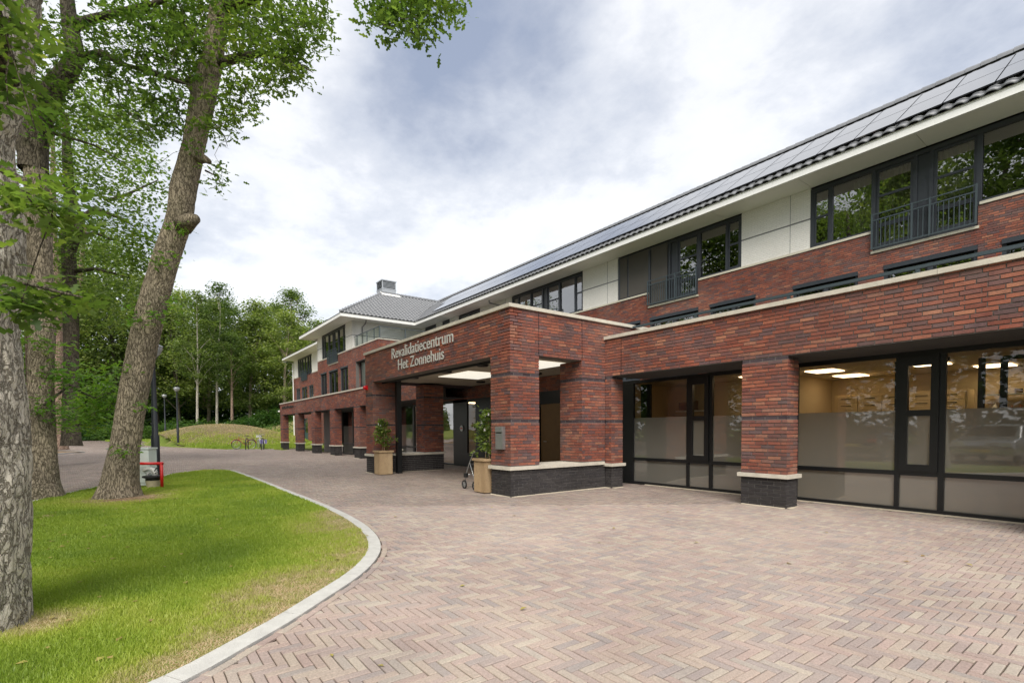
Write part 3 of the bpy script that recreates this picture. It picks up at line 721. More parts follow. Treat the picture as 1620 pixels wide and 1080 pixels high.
for s in (rec[0], rec[1]):
    m = MB(); m.box(s - .12 if s == rec[0] else s + .012, s - .012 if s == rec[0] else s + .12, LY + .03, LY + .45, rec[2], rec[3]); c_ = m.build('recess_reveal', MATS['mortar'], B)
    if s == rec[0]: brickset('brick_courses', SD(s - .012), courses(LY + .0, LY + .33, rec[2], rec[3]), MATS['brick_attr'], c_)
whl = [h for h in h1 if h[3] > 9]
for z0, z1 in ((SILL, 8.145), (8.195, 9.16)):
    wall(B, 'white_front_wall', FR(LY), LX0, LX1, z0, z1, whl, .25, 'white_brick', 'white_mortar', proud=.003)
    wall(B, 'white_side_wall', SD(LX1), LY, U, z0, z1, (), .25, 'white_brick', 'white_mortar', proud=.003)
for a, b in ((LX0, whl[0][0]), (whl[0][1], LX1)): m = MB(); fbox(m, FR(LY), a, b, -.2, -.01, 8.145, 8.195); m.build('dark_joint_strip', MATS['grey_pipe'], B)
m = MB(); m.box(LX1 - .2, LX1 - .01, LY, U, 8.145, 8.195); m.build('dark_joint_strip', MATS['grey_pipe'], B)
coping(B, FR(LY), -36.94, -30.66, 7.15, .07, -.3, .045, 1.0); coping(B, FR(LY), LX0, -42.82, 7.15, .07, -.3, .045, 1.0); coping(B, SD(-30.7), LY + .27, U, 7.15, .07, -.3, .04, 1.0)
m = MB(); m.box(LX1, -30.95, LY + .25, U - .01, 7.0, 7.06); m.build('terrace_deck', MATS['roof_felt'], B)
# left block eaves + roof
EX = -34.33; EYL = 11.22
m = MB(); m.box(-45.2, EX, EYL, EYL + .16, EZ0 - .02, EZ1); m.box(EX - .16, EX, EYL + .16, EY + .16, EZ0 - .02, EZ1); m.box(-45.2, -45.04, EYL + .16, LY + 2, EZ0 - .02, EZ1); lb = m.build('eaves_fascia', MATS['white_trim'], B)
for a, b in ((-45.04, -42.2), (-42.2, -39.3), (-39.3, -36.8), (-36.8, EX - .16)):
    m = MB(); m.box(a + .005, b - .005, EYL + .16, LY - .01, EZ0, EZ0 + .02); m.build('soffit_board', MATS['soffit_white'], lb)
for a, b in ((LY, 14.8), (14.8, EY + .16)):
    m = MB(); m.box(LX1 + .01, EX - .16, a + .005, b - .005, EZ0, EZ0 + .02); m.build('soffit_board', MATS['soffit_white'], lb)
AP = Vector((-39.4, 16.25, 12.50)); RE = 27.0; zb = EZ1
m = MB(); m.quad((EX + .04, EYL - .04, zb), (EX + .04, RE, zb), (AP.x, RE, AP.z), tuple(AP)); m.add([(-45.2, EYL - .04, zb), (EX + .04, EYL - .04, zb), tuple(AP)], t=[(0, 1, 2)])
m.quad((-45.2, EYL - .04, zb), tuple(AP), (AP.x, RE, AP.z), (-45.2, RE, zb)); m.add([(EX + .04, RE, zb), (AP.x, RE, AP.z), (-45.2, RE, zb)], t=[(0, 1, 2)]); lroof = m.build('hipped_roof', MATS['roof_felt'], B)
up = Vector((AP.x - EX, 0, AP.z - zb)); ul = up.length; up.normalize(); nl = Vector((0, 1, 0)).cross(up); nl = nl if nl.z > 0 else -nl
nr2 = 17; te2 = ul / nr2; tv2, tq2 = tile_mesh((0, 1, 0), up, TW, te2 + .03, nl); pts = []; tm2 = None; cnt = 0
for r_ in range(nr2):
    for c_ in range(52):
        y = EYL - .05 + c_ * TW; p = Vector((EX + .05, 0, zb + .03)) + up * (r_ * te2); p.y = y
        if (y + TW * .5 - EYL) < (EX - p.x) * .99: continue
        if y > EY + (EX - p.x) + 1.2 and p.z < 11.5: continue
        pts.append(tuple(p))
many(tv2, tq2, pts, 'roof_tiles', MATS['tile_dark'], lroof)
m = MB(); hp0 = Vector((EX + .02, EYL, zb + .06)); hd = (AP - hp0); n_ = int(hd.length / .36)
for k in range(n_):
    a = hp0 + hd * (k / n_); b = hp0 + hd * ((k + 1.15) / n_); o = MB().tube([a, b], [.115, .10], 8).build('hip_tile', MATS['tile_dark'], lroof, smooth=True)
pts = [(AP.x, AP.y + .34 * k, AP.z + .02) for k in range(30)]
rvy = rv[:, [1, 0, 2]]; many(rvy, q_, pts, 'ridge_tiles', MATS['tile_dark'], lroof)
# metal ventilation stack
vs = MB(); vs.box(-40.6, -39.42, 16.3, 17.5, 11.6, 12.95); vs = vs.build('vent_stack', MATS['steel_vent'], B)
m = MB(); m.box(-40.56, -39.46, 16.34, 17.46, 12.95, 13.55); m.build('louvre_box', MATS['vent_dark'], vs)
for (a, b, c, d) in ((-40.6, -40.52, 16.3, 16.38), (-39.5, -39.42, 16.3, 16.38), (-39.5, -39.42, 17.42, 17.5), (-40.6, -40.52, 17.42, 17.5)):
    m = MB(); m.box(a, b, c, d, 12.95, 13.6); m.build('corner_post', MATS['steel_vent'], vs)
m = MB(); m.box(-40.64, -39.38, 16.26, 17.54, 13.6, 13.68); m.box(-40.62, -39.40, 16.28, 17.52, 12.92, 12.98); m.build('cap', MATS['steel_vent'], vs)
for k in range(6):
    z = 12.99 + k * .1; m = MB(); m.add([(-39.47, 16.38, z + .07), (-39.40, 16.38, z), (-39.40, 17.42, z), (-39.47, 17.42, z + .07)], [(0, 1, 2, 3)]); m.add([(-40.5, 16.35, z + .07), (-40.5, 16.28, z), (-39.5, 16.28, z), (-39.5, 16.35, z + .07)], [(0, 1, 2, 3)]); m.build('louvre_slat', MATS['steel_vent'], vs)
m = MB(); m.add([(-39.4, 16.1, 12.62), (-38.9, 16.1, 12.30), (-38.9, 17.7, 12.30), (-39.4, 17.7, 12.62)], [(0, 1, 2, 3)]); m.build('lead_flashing', MATS['soffit_white'], vs)

# far-left recessed section
Y2 = 14.2; X2 = px(466.5, Y2, 660)
def gx(u): return px(u, Y2, 580)
wl, wr = gx(471.1), gx(493.3)
def far_window(a, b, z0, z1, y=Y2, mid=True):
    fr = FR(y); f = MB(); frame_rect(f, fr, a, b, z0, z1, .08, -.14, -.03, wt=.14)
    if mid: fbox(f, fr, (a + b) / 2 - .05, (a + b) / 2 + .05, -.13, -.04, z0 + .08, z1 - .14)
    o = f.build('window', MATS['frame_grey'], B); pane(o, fr, a + .08, b - .08, z0 + .08, z1 - .14, -.1)
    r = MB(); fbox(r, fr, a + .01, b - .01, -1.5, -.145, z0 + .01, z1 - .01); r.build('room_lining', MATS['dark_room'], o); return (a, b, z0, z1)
W5 = (wr - wl); hh = []
hh.append(far_window(wl, wl + W5 * .3, SILL, HEAD)); hh.append(far_window(wl + W5 * .3, wl + W5 * .7, LOW, HEAD)); hh.append(far_window(wl + W5 * .7, wr, SILL, HEAD))
railing(B, FR(Y2), wl + W5 * .3, wl + W5 * .7, LOW + .02, 7.7)
for a, b in ((469.7, 475.4), (478, 486.5), (489.6, 496.6)): hh.append(far_window(px(a, Y2, 640), px(b, Y2, 640), 3.9, 5.98))
dx0, dx1 = px(480.5, Y2, 690), px(487.5, Y2, 690)
dh = (dx0, dx1, .3, 2.7)
wall(B, 'end_block_wall', FR(Y2), X2, LX0, 0.2, SILL - .075, [h for h in hh] + [dh], .25)
fr = FR(Y2); f = MB(); frame_rect(f, fr, dx0, dx1, .3, 2.7, .1, -.14, -.03); o = f.build('teal_door', base_mat('teal', (.03, .075, .08), .4), B); pane(o, fr, dx0 + .1, dx1 - .1, 1.2, 2.6, -.1); m = MB(); fbox(m, fr, dx0 + .1, dx1 - .1, -.12, -.08, .35, 1.2); m.build('door_panel', MATS['teal'], o)
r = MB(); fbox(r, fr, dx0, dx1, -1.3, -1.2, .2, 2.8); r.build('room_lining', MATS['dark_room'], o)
wall(B, 'end_white_wall', FR(Y2), X2, LX0, SILL, 9.16, [h for h in hh if h[3] > 9], .25, 'white_brick', 'white_mortar', proud=.003)
wall(B, 'end_step_wall', SL(LX0), LY, Y2, 3.0, 9.16, (), .2)
coping(B, FR(Y2), X2, wl, 7.15, .07, -.2, .04); coping(B, FR(Y2), wr, LX0, 7.15, .07, -.2, .04)
m = MB(); m.box(px(446, 13.05, 570), -43.6, 13.05, 13.2, EZ0, EZ1); m = m.build('eaves_fascia', MATS['white_trim'], B)
k_ = MB(); k_.box(px(446, 13.05, 570) + .1, -44.1, 13.2, Y2 + 4, EZ0 + .01, EZ0 + .03); k_.build('soffit_board', MATS['soffit_white'], m)
xx = px(446, 13.05, 570); m = MB(); m.quad((xx, 13.0, EZ1), (-43.6, 13.0, EZ1), (-43.6, 17, 11.6), (xx + 4, 17, 11.6)); m.quad((xx, 13.0, EZ1), (xx + 4, 17, 11.6), (xx + 4, 20, 11.6), (xx, 24, EZ1)); m.build('end_roof', MATS['roof_felt'], B)
m = MB(); m.tube([(X2 + .1, Y2 - .12, .25), (X2 + .1, Y2 - .12, 8.9)], .06, 8); m.build('downpipe', MATS['white_trim'], B)
m = MB(); m.tube([(X2 - 1.0, 13.3, 9.1), (X2 + .0, 13.5, 9.0), (X2 + .1, Y2 - .12, 8.9)], .05, 8); m.build('downpipe_bend', MATS['grey_pipe'], B)
# drain pipes under the eaves
m = MB(); m.tube([(-34.9, 13.2, 9.15), (-35.05, 13.2, 8.95), (-35.4, 13.1, 8.75), (-35.43, 13.1, 7.1)], .05, 8); m.build('downpipe', MATS['grey_pipe'], B)
m = MB(); xp = px(774, EY + .5, 474); xq = px(790, U - .1, 480); m.tube([(xp, EY + .5, 9.14), (xp, EY + .5, 9.0), (xq, U - .1, 8.85), (xq, U - .1, 7.3)], .05, 8); m.build('downpipe', MATS['grey_pipe'], B)
# glass balustrade on the terrace
bal = MB(); Yb = LY + .12; Xb = -30.82; zt = 7.98
xs = [-34.9, -33.0, -31.75, Xb]
for x in xs: bal.box(x - .025, x + .025, Yb - .02, Yb + .03, 7.22, zt)
ys = [Yb + (U - Yb) * k / 3 for k in (1, 2)]
for y in ys: bal.box(Xb - .02, Xb + .03, y - .025, y + .025, 7.22, zt)
bal.box(-35.4, Xb, Yb - .03, Yb + .03, zt, zt + .045); bal.box(Xb - .03, Xb + .03, Yb + .03, U - .02, zt, zt + .045)
bo = bal.build('glass_balustrade', MATS['rail_grey'], B)
for a, b in zip([-35.4] + xs[:-1], xs): pane(bo, FR(Yb), a + .04, b - .04, 7.26, zt - .03, 0, 'glass_rail', 'glass_panel')
yy = [Yb] + ys + [U]
for a, b in zip(yy[:-1], yy[1:]): pane(bo, SD(Xb), a + .04, b - .04, 7.26, zt - .03, 0, 'glass_rail', 'glass_panel')

# --- ground-floor wings ---
ZT = 2.555; ZC = 3.40
wall(B, 'right_wing_fascia', FR(YF), -8.036, XR, ZT, ZC, (), .3, single=(-3.95, -1.0))
coping(B, FR(YF), -8.04, XR, ZC + .0, .07, -.3, .05, 1.0)
m = MB(); m.box(-8.0, XR, YF + .3, U - .01, 2.9, 3.1); m.build('flat_roof', MATS['roof_felt'], B)
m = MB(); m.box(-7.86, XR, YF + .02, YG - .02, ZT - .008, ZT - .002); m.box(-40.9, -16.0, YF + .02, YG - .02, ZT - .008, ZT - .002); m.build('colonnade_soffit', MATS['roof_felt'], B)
LF = -40.9
wall(B, 'left_wing_fascia', FR(YF), LF, -16.05, ZT, 3.36, (), .3)
coping(B, FR(YF), LF - .04, -16.0, 3.362, .07, -.3, .05, 1.0)
wall(B, 'left_wing_end', SL(LF), YF + .0, YG + .3, ZT, 3.36, (), .2)
m = MB(); m.box(LF + .02, -16.0, YF + .3, U - .3, 2.9, 3.1); m.build('flat_roof', MATS['roof_felt'], B)
# low rail on the flat roof
m = MB(); yr = 9.62; m.box(-8.5, XR, yr - .025, yr + .025, 3.765, 3.815)
for x in (-8.2, -6.3, -4.4, -2.5, -.6, 1.3): m.box(x - .025, x + .025, yr - .025, yr + .025, 3.1, 3.76)
m.build('roof_rail', MATS['rail_grey'], B)

def column(x0, x1, y0=YF, dep=.37, single=False, zt=ZT, name='column', xside=True, back=False):
    c = MB(); c.box(x0, x1, y0, y0 + dep, .50, zt - .002); c = c.build(name, MATS['mortar'], B)
    p = MB(); p.box(x0, x1, y0, y0 + dep, -.05, .50); pl = p.build('plinth', MATS['plinth_mortar'], c)
    for fr, a, b in ((FR(y0), x0, x1), (SD(x1), y0, y0 + dep), (SL(x0), y0, y0 + dep)):
        arr = courses(a, b, .57, zt - .005, (), .008, .008, L=.22); zc = (arr[:, 2] + arr[:, 3]) / 2
        bd = ((zc > 1.49) & (zc < 1.56)) | (zc > zt - .07)
        brickset('dark_band_bricks', fr, arr[bd], MATS['band_brick'], c, .001, .001)
        if single and fr[2] == 1: single_bricks(fr, arr[~bd], MATS['brick_obj'], c)
        else: brickset('brick_courses', fr, arr[~bd], MATS['brick_attr'], c)
        brickset('plinth_bricks', fr, courses(a, b, 0.0, .50, (), .008, .008), MATS['plinth_brick'], c)
    m = MB(); m.box(x0 - .06, x1 + .06, y0 - .06, y0 + dep + .06, .502, .568); m.build('capstone', MATS['stone'], c)
    return c
column(-4.75, -3.98, single=True); column(-.85, -.08); column(3.05, 3.38)
column(-8.02, -7.85)
for a, b in ((-40.84, -40.0), (-36.44, -35.68), (-32.42, -31.68), (-28.72, -27.9), (-24.82, -24.0), (-20.9, -20.1)): column(a, b)
column(-40.84, -40.1, YG, .37)

def glazing(x0, x1, name='window', left_solid=0., door=False):
    """one bay: wide pane, slim opening sash, wide pane"""
    fr = FR(YG); f = MB(); zt = 2.47; xa = x0 + left_solid
    f_ = lambda a, b, z0, z1, d0=-.07, d1=0.: fbox(f, fr, a, b, d0, d1, z0, z1)
    f_(x0, x1, zt, ZT - .009, -.09, .01)
    if left_solid: f_(x0, xa, .002, zt, -.05, -.01)
    a1 = xa + .10; b1 = a1 + 1.50; a2 = b1 + .065; b2 = a2 + .49; a3 = b2 + .075; b3 = x1 - .06
    for a, b in ((xa, a1), (b1, a2), (b2, a3), (b3, x1)): f_(a, b, .07, zt)
    f_(xa, x1, .002, .07, -.07, .012)
    for a, b in ((a1, b1), (a2, b2), (a3, b3)): f_(a, b, .585, .655, -.07, .008)
    o = f.build(name, MATS['frame_black'], B)
    for a, b in ((a1, b1), (a3, b3)):
        pane(o, fr, a, b, .07, .585, -.04, 'frosted_film', 'frosted_pane'); pane(o, fr, a, b, .655, 1.625, -.04, 'frosted_film', 'frosted_pane'); pane(o, fr, a, b, 1.625, zt, -.04, 'glass_ground')
    pane(o, fr, a2, b2, .07, .585, -.04, 'frosted_film', 'frosted_pane')
    m = MB(); frame_rect(m, fr, a2, b2, .655, zt, .10, -.05, .03, wb=.11, wt=.15); fbox(m, fr, a2 + .10, b2 - .10, -.05, .03, 1.53, 1.625); m.build('sash', MATS['frame_black'], o)
    pane(o, fr, a2 + .1, b2 - .1, .765, 1.53, -.02, 'frosted_film', 'frosted_pane'); pane(o, fr, a2 + .1, b2 - .1, 1.625, 2.32, -.02, 'glass_ground')
    return o
glazing(-8.7, -4.5, left_solid=.42); glazing(-4.42, -.58); glazing(-.5, XR)
glazing(-32.3, -28.4); glazing(-28.4, -24.5); glazing(-24.5, -20.55)
m = MB(); m.box(-33.9, -32.3, YG, YG + .25, 0, 2.9); m.build('loggia_wall', MATS['mortar'], B)

# ------------------------------------------------------------------ entrance portico
PX0, PX1, PY = -15.9, -8.05, 5.97; PB, PT = 2.88, 3.78
P_ = empty('entrance_portico', (PX1, PY, 0), 'square brick entrance portico with open sides and lit ceiling', 'portico')
wall(P_, 'front_beam', FR(PY), PX0, PX1, PB, PT, (), .3, ext0=.008, ext1=.008)
wall(P_, 'side_beam', SD(PX1), PY, 12.0, PB, PT, (), .3, ext0=.0)
m = MB(); m.box(PX0, PX0 + .3, PY + .3, 12, PB, PT); m.build('far_beam', MATS['band_brick'], P_)
for y in (6.70, 7.95): m = MB(); m.box(PX1 + .002, PX1 + .0125, y - .006, y + .006, PB, PT); m.build('expansion_joint', MATS['frame_black'], P_)
m = MB(); m.box(-7.56, -7.548, YF - .0125, YF, ZT, ZC); m.build('expansion_joint', MATS['frame_black'], B)
coping(P_, FR(PY), PX0 - .05, PX1 + .05, PT, .07, -.35, .05, 1.0); coping(P_, SD(PX1), PY + .352, 12, PT, .07, -.35, .05, 1.0)
m = MB(); m.box(PX0 + .1, PX1 - .1, PY + .1, 12, 3.3, 3.4); m.build('flat_roof', MATS['roof_felt'], P_)
m = MB(); m.box(PX0 + .3, PX1 - .3, PY + .3, 9.8, 2.95, 3.0); pc = m.build('ceiling', MATS['ceiling_beige'], P_)
for a in ((-13.3, -11.6, 7.2, 8.6), (-10.5, -8.95, 7.35, 8.5)):
    m = MB(); m.box(*a, 2.935, 2.945); m.build('light_panel', MATS['panel_cream'], pc)
for x, y in ((-13.9, 6.7), (-12.0, 6.75), (-10.3, 6.8), (-13.9, 9.1), (-11, 9.1)):
    m = MB(); m.lathe((x, y, 2.90), [(.0, .0), (.13, 0), (.15, .02), (.15, .048)], 16); m.build('ceiling_spot', MATS['frame_black'], pc)
m = MB(); m.box(PX0 + .3, PX1 - .3, PY + .302, PY + .36, 2.83, 2.95); m.build('dark_edge_beam', MATS['frame_black'], P_)
m = MB(); m.box(-14.95, -14.80, 6.55, 6.7, 0, 2.95); m.build('steel_post', MATS['frame_black'], P_)

def pier(x0, x1, y0, y1, sides, zt=PB, bands=(1.49, 2.45), tints=None):
    c = MB(); c.box(x0, x1, y0, y1, .61, zt - .002); c = c.build('pier', MATS['mortar'], P_)
    for fr, a, b, e in sides:
        arr = courses(a, b, .61, zt - .003, (), e, e); zc = (arr[:, 2] + arr[:, 3]) / 2; bd = np.zeros(len(arr), bool)
        for q in bands: bd |= (zc > q) & (zc < q + .07)
        brickset('dark_band_bricks', fr, arr[bd], MATS['band_brick'], c, .001, .001); brickset('brick_courses', fr, arr[~bd], MATS['brick_attr'], c)
    return c
e = .008
pier(-8.72, PX1, PY, 6.70, [(FR(PY), -8.72, PX1, e), (SD(PX1), PY, 6.70, e), (SL(-8.72), PY, 6.70, e)])
pier(-8.75, PX1, 7.95, 8.69, [(FR(7.95), -8.75, PX1, e), (SD(PX1), 7.95, 8.69, 0), (SL(-8.75), 7.95, 8.69, 0)])
pier(PX0, -15.30, PY, 6.70, [(FR(PY), PX0, -15.30, e), (SD(-15.30), PY, 6.70, e)])
pier(PX0, -15.30, 7.75, 8.46, [(FR(7.75), PX0, -15.30, e), (SD(-15.30), 7.75, 8.46, e)])
def low_wall(x0, x1, y0, y1, sides, z=.54):
    c = MB(); c.box(x0, x1, y0, y1, -.05, z); c = c.build('low_wall', MATS['plinth_mortar'], P_)
    for fr, a, b in sides: brickset('plinth_bricks', fr, courses(a, b, 0, z, (), .008, .008), MATS['plinth_brick'], c)
    return c
lw1 = low_wall(-8.72, PX1, PY, 8.69, [(FR(PY), -8.72, PX1), (SD(PX1), PY, 8.69), (SL(-8.72), PY, 8.69)])
for a, b in ((PY - .06, 6.7), (6.7, 7.95), (7.95, 8.625)):
    m = MB(); m.box(-8.78, PX1 + .06, a + .003, b, .542, .612); m.build('capstone', MATS['stone'], lw1)
lw2 = low_wall(PX0, -15.30, PY, 8.46, [(FR(PY), PX0, -15.30), (SD(-15.30), PY, 8.46)])
for a, b in ((PY - .06, 6.7), (6.7, 7.75), (7.75, 8.52)):
    m = MB(); m.box(PX0 - .06, -15.24, a + .003, b, .542, .612); m.build('capstone', MATS['stone'], lw2)
# back wall of the portico with doors
bk = wall(P_, 'back_wall', FR(YG), -20.55, -8.71, 2.5, 2.95, (), .15)
fr = FR(YG); f = MB()
for a, b in ((-20.55, -20.45), (-19.3, -19.2), (-18.06, -17.95), (-17.02, -16.0), (-15.42, -11.75), (-10.62, -8.71)): fbox(f, fr, a, b, -.08, 0, .0, 2.498)
fbox(f, fr, -20.45, -17.95, -.08, 0, 0, .07); fbox(f, fr, -20.45, -17.95, -.08, 0, .6, .66); fbox(f, fr, -17.95, -17.02, -.08, 0, 0, .05); fbox(f, fr, -16.0, -15.42, -.08, 0, 0, .5)
fbox(f, fr, -20.45, -15.42, -.08, 0, 2.4, 2.498); fbox(f, fr, -11.75, -10.62, -.08, 0, 2.12, 2.498)
es = f.build('entrance_screen', MATS['frame_black'], P_)
for a, b in ((-20.45, -19.3), (-19.2, -18.06), (-17.95, -17.02)): pane(es, fr, a, b, .05, 2.4, -.04, 'glass_upper')
pane(es, fr, -16.0, -15.42, .5, 2.4, -.04, 'glass_ground')
f = MB(); fbox(f, fr, -11.74, -10.63, -.05, -.01, .02, 2.115); d_ = f.build('wooden_door', MATS['door_wood'], P_)
f = MB(); fbox(f, fr, -11.62, -10.75, -.01, .008, .08, 2.03); f.build('door_panel', MATS['door_wood'], d_)
f = MB(); f.tube([(-11.53, YG - .06, 1.0), (-11.40, YG - .06, 1.0)], .012, 6); f.build('door_handle', MATS['steel'], d_)
f = MB(); f.tube([(-16.35, YG - .02, 1.42), (-16.35, YG - .035, 1.42)], .11, 20); f = f.build('warning_disc', MATS['sign_white'], None, label='small round white sign with a diagonal bar beside the glass entrance door', cat='sign')
g_ = MB(); g_.box(-16.42, -16.28, YG - .04, YG - .036, 1.40, 1.44); 
g2 = g_.build('diagonal_bar', MATS['alarm_red'], f)
m = MB(); m.box(-13.0, -11.75, YG - .03, YG - .001, .3, 2.0); m.build('notice_frame', MATS['frame_black'], P_)

# ------------------------------------------------------------------ rooms behind the ground-floor glass
def quadbox(x0, x1, y0, y1, z0, z1, mats, parent):
    """inside faces of a room: floor, ceiling, back, left, right"""
    F = {'floor': [(x0, y0, z0), (x1, y0, z0), (x1, y1, z0), (x0, y1, z0)], 'ceiling': [(x0, y0, z1), (x1, y0, z1), (x1, y1, z1), (x0, y1, z1)],
         'back_wall': [(x0, y1, z0), (x1, y1, z0), (x1, y1, z1), (x0, y1, z1)], 'side_wall': [(x0, y0, z0), (x0, y1, z0), (x0, y1, z1), (x0, y0, z1)], 'partition': [(x1, y0, z0), (x1, y1, z0), (x1, y1, z1), (x1, y0, z1)]}
    for k, v in F.items(): MB().quad(*v).build('room_' + k, MATS[mats.get(k, 'warm_wall')], parent)
quadbox(-5.25, XR, YG + .1, 13.8, .02, 2.52, {'ceiling': 'ceiling_beige'}, B)
quadbox(-8.65, -5.3, YG + .1, 11.9, .02, 2.52, {'ceiling': 'ceiling_beige'}, B)
quadbox(-32.3, -20.6, YG + .1, 12.3, .02, 2.52, {'ceiling': 'dark_room', 'back_wall': 'dark_room', 'side_wall': 'dark_room', 'partition': 'warm_wall'}, B)
quadbox(-20.5, -8.75, YG + .1, 12.3, .02, 2.52, {'ceiling': 'ceiling_beige', 'partition': 'dark_room'}, B)
def lpanel(x, y, w=.52, l=.58):
    o = MB().box(x, x + w, y, y + l, 2.50, 2.51).build('light_panel', MATS['panel_warm'], None, label='x', cat='ceiling light', group='lit ceiling panels inside the ground floor rooms'); return o
spots = [('lit ceiling panel nearest the glass in the left half of the drawer room', -4.70, 11.0), ('lit ceiling panel above the drawer cabinets, deeper in the room', -4.75, 12.5), ('lit ceiling panel seen through the slim sash of the drawer room', -3.1, 11.4),
         ('lit ceiling panel above the bottle shelf in the right hand window', -2.45, 12.8), ('lit ceiling panel in the room with the wall shelf, beside the big brick column', -6.05, 10.9)]
for lb_, x, y in spots: lpanel(x, y)['label'] = lb_
for x, y in ((-18.5, 11.2), (-14, 12)):
    o = lpanel(x, y); o['label'] = 'lit ceiling panel behind the glass entrance door' if x < -17 else 'lit ceiling panel in the hall behind the wooden door'
# drawer cabinets
dc = empty('drawer_cabinet', (-3.3, 13.4, 0), 'long row of light wooden drawer cabinets behind the frosted window', 'cabinet')
m = MB(); m.box(-4.74, -2.48, 12.6, 13.1, .05, 2.08); m.build('carcass', MATS['drawer_wood'], dc)
for c_ in range(5):
    for r_ in range(13):
        x = -4.72 + c_ * .445; z = .09 + r_ * .15; m = MB(); m.box(x + .006, x + .437, 12.57, 12.597, z + .004, z + .145); d_ = m.build('drawer', MATS['drawer_wood'], dc)
        if r_ > 8:
            h = MB(); xm = x + .22; h.tube([(xm - .09, 12.57, z + .09), (xm - .09, 12.54, z + .09), (xm + .09, 12.54, z + .09), (xm + .09, 12.57, z + .09)], .007, 5); h.build('handle', MATS['frame_black'], d_)
# glass shelf with bottles on the right
sh = MB().box(-2.35, 2.2, 13.4, 13.7, 1.97, 1.99).build('glass_shelf', MATS['shelf_glass'], None, label='glass shelf on the back wall of the right hand room with small items on it', cat='shelf')
sh2 = MB().box(-2.35, 2.2, 13.4, 13.75, 1.60, 1.62).build('wooden_shelf', MATS['drawer_wood'], None, label='lower shelf full of brown bottles just above the frosted film', cat='shelf')
for k in range(14):
    x = -2.25 + k * .12; r = .035 + .01 * random.random(); h = .14 + .07 * random.random()
    MB().lathe((x, 13.5, 1.622), [(0, 0), (r, 0), (r, h * .65), (r * .4, h * .8), (r * .4, h), (0, h)], 10).build('bottle', MATS['bottle_brown' if k % 4 else 'bottle_white'], None, smooth=True, label='small bottle in the row on the lower shelf behind the right hand window', cat='bottle', group='bottles on the lower shelf')
for k in range(4):
    x = -2.2 + k * .22; MB().box(x, x + .1, 13.5, 13.6, 1.992, 2.08).build('small_box', MATS['box_dark'], None, label='small dark box on the glass shelf above the bottles', cat='box', group='small dark boxes on the glass shelf')
# wall shelf room
MB().box(-8.2, -7.3, 11.6, 11.89, 1.80, 1.83).build('wall_shelf', MATS['soffit_white'], None, label='white wall shelf carrying brown boxes behind the left of the two wide windows', cat='shelf')
MB().box(-8.1, -7.8, 11.6, 11.87, 1.832, 2.05).box(-7.78, -7.68, 11.6, 11.85, 1.832, 2.08).build('brown_box', MATS['box_dark'], None, label='dark brown box standing on the white wall shelf', cat='box')
mo = MB().box(-5.75, -5.42, 11.0, 11.05, 1.72, 2.1); mo.box(-5.62, -5.56, 11.02, 11.04, 1.4, 1.72); mo.build('monitor', MATS['frame_black'], None, label='black screen on a stand beside the brick column, behind glass', cat='monitor')
MB().box(-8.15, -7.85, 10.1, 10.15, 1.4, 2.45).build('dark_cupboard', MATS['frame_black'], B)
pf = MB().box(-3.02, -2.94, 10.5, 10.56, .02, 2.42).box(-3.02, -2.3, 10.5, 10.56, 2.42, 2.48).box(-1.95, -1.87, 10.5, 10.56, .02, 2.42).box(-1.7, -1.62, 10.5, 10.56, .02, 2.42).box(-1.62, 1.5, 10.5, 10.56, 2.36, 2.42)
pf.build('dark_inner_bars', MATS['frame_black'], B)  # black upright and cross bars standing a little behind the glazing

# ------------------------------------------------------------------ ground, paving, lawn
def poly_in(poly, X, Y):
    poly = np.asarray(poly); ins = np.zeros(X.shape, bool); j = len(poly) - 1
    for i in range(len(poly)):
        xi, yi = poly[i]; xj, yj = poly[j]
        c = ((yi > Y) != (yj > Y)) & (X < (xj - xi) * (Y - yi) / (yj - yi + 1e-12) + xi); ins ^= c; j = i
    return ins
def smooth_line(P, n=8):
    P = [np.array(p, float) for p in P]; out = []
    for i in range(len(P) - 1):
        p0 = P[max(i - 1, 0)]; p1 = P[i]; p2 = P[i + 1]; p3 = P[min(i + 2, len(P) - 1)]
        for k in range(n):
            t = k / n; out.append(.5 * ((2 * p1) + (-p0 + p2) * t + (2 * p0 - 5 * p1 + 4 * p2 - p3) * t * t + (-p0 + 3 * p1 - 3 * p2 + p3) * t ** 3))
    out.append(P[-1]); return np.array(out)
KERB = smooth_line([(-1.6, -3.5), (-2.3, -1.6), (-2.85, -.45), (-3.19, .17), (-3.5, .55), (-3.74, .83), (-4.12, 1.21), (-4.5, 1.58), (-4.89, 1.88), (-5.36, 2.15), (-5.89, 2.35), (-6.51, 2.5), (-7.25, 2.61), (-8.29, 2.69), (-9.95, 2.72), (-12.5, 2.72), (-16.0, 2.72), (-19.0, 2.66), (-20.0, 2.5), (-20.5, 2.1), (-20.5, 1.75), (-19.4, .85), (-17.9, .28), (-17.2, -.5), (-16.1, -.85), (-14.8, -1.3), (-12.6, -2.0), (-9, -3.1), (-4, -4.2)], 6)
def offset(line, d):
    t = np.gradient(line, axis=0); t /= np.linalg.norm(t, axis=1)[:, None]; return line + np.stack([t[:, 1], -t[:, 0]], 1) * d
KIN = offset(KERB, -.14)
if not poly_in(KERB, KIN[20:21, 0], KIN[20:21, 1])[0]: KIN = offset(KERB, .14)
ISL = smooth_line([(-43.9, -2.97), (-43.2, -3.6), (-41, -4.1), (-37, -4.5), (-34, -5.5), (-36, -9), (-44, -9), (-47, -6), (-46, -3.8), (-43.9, -2.97)], 5)

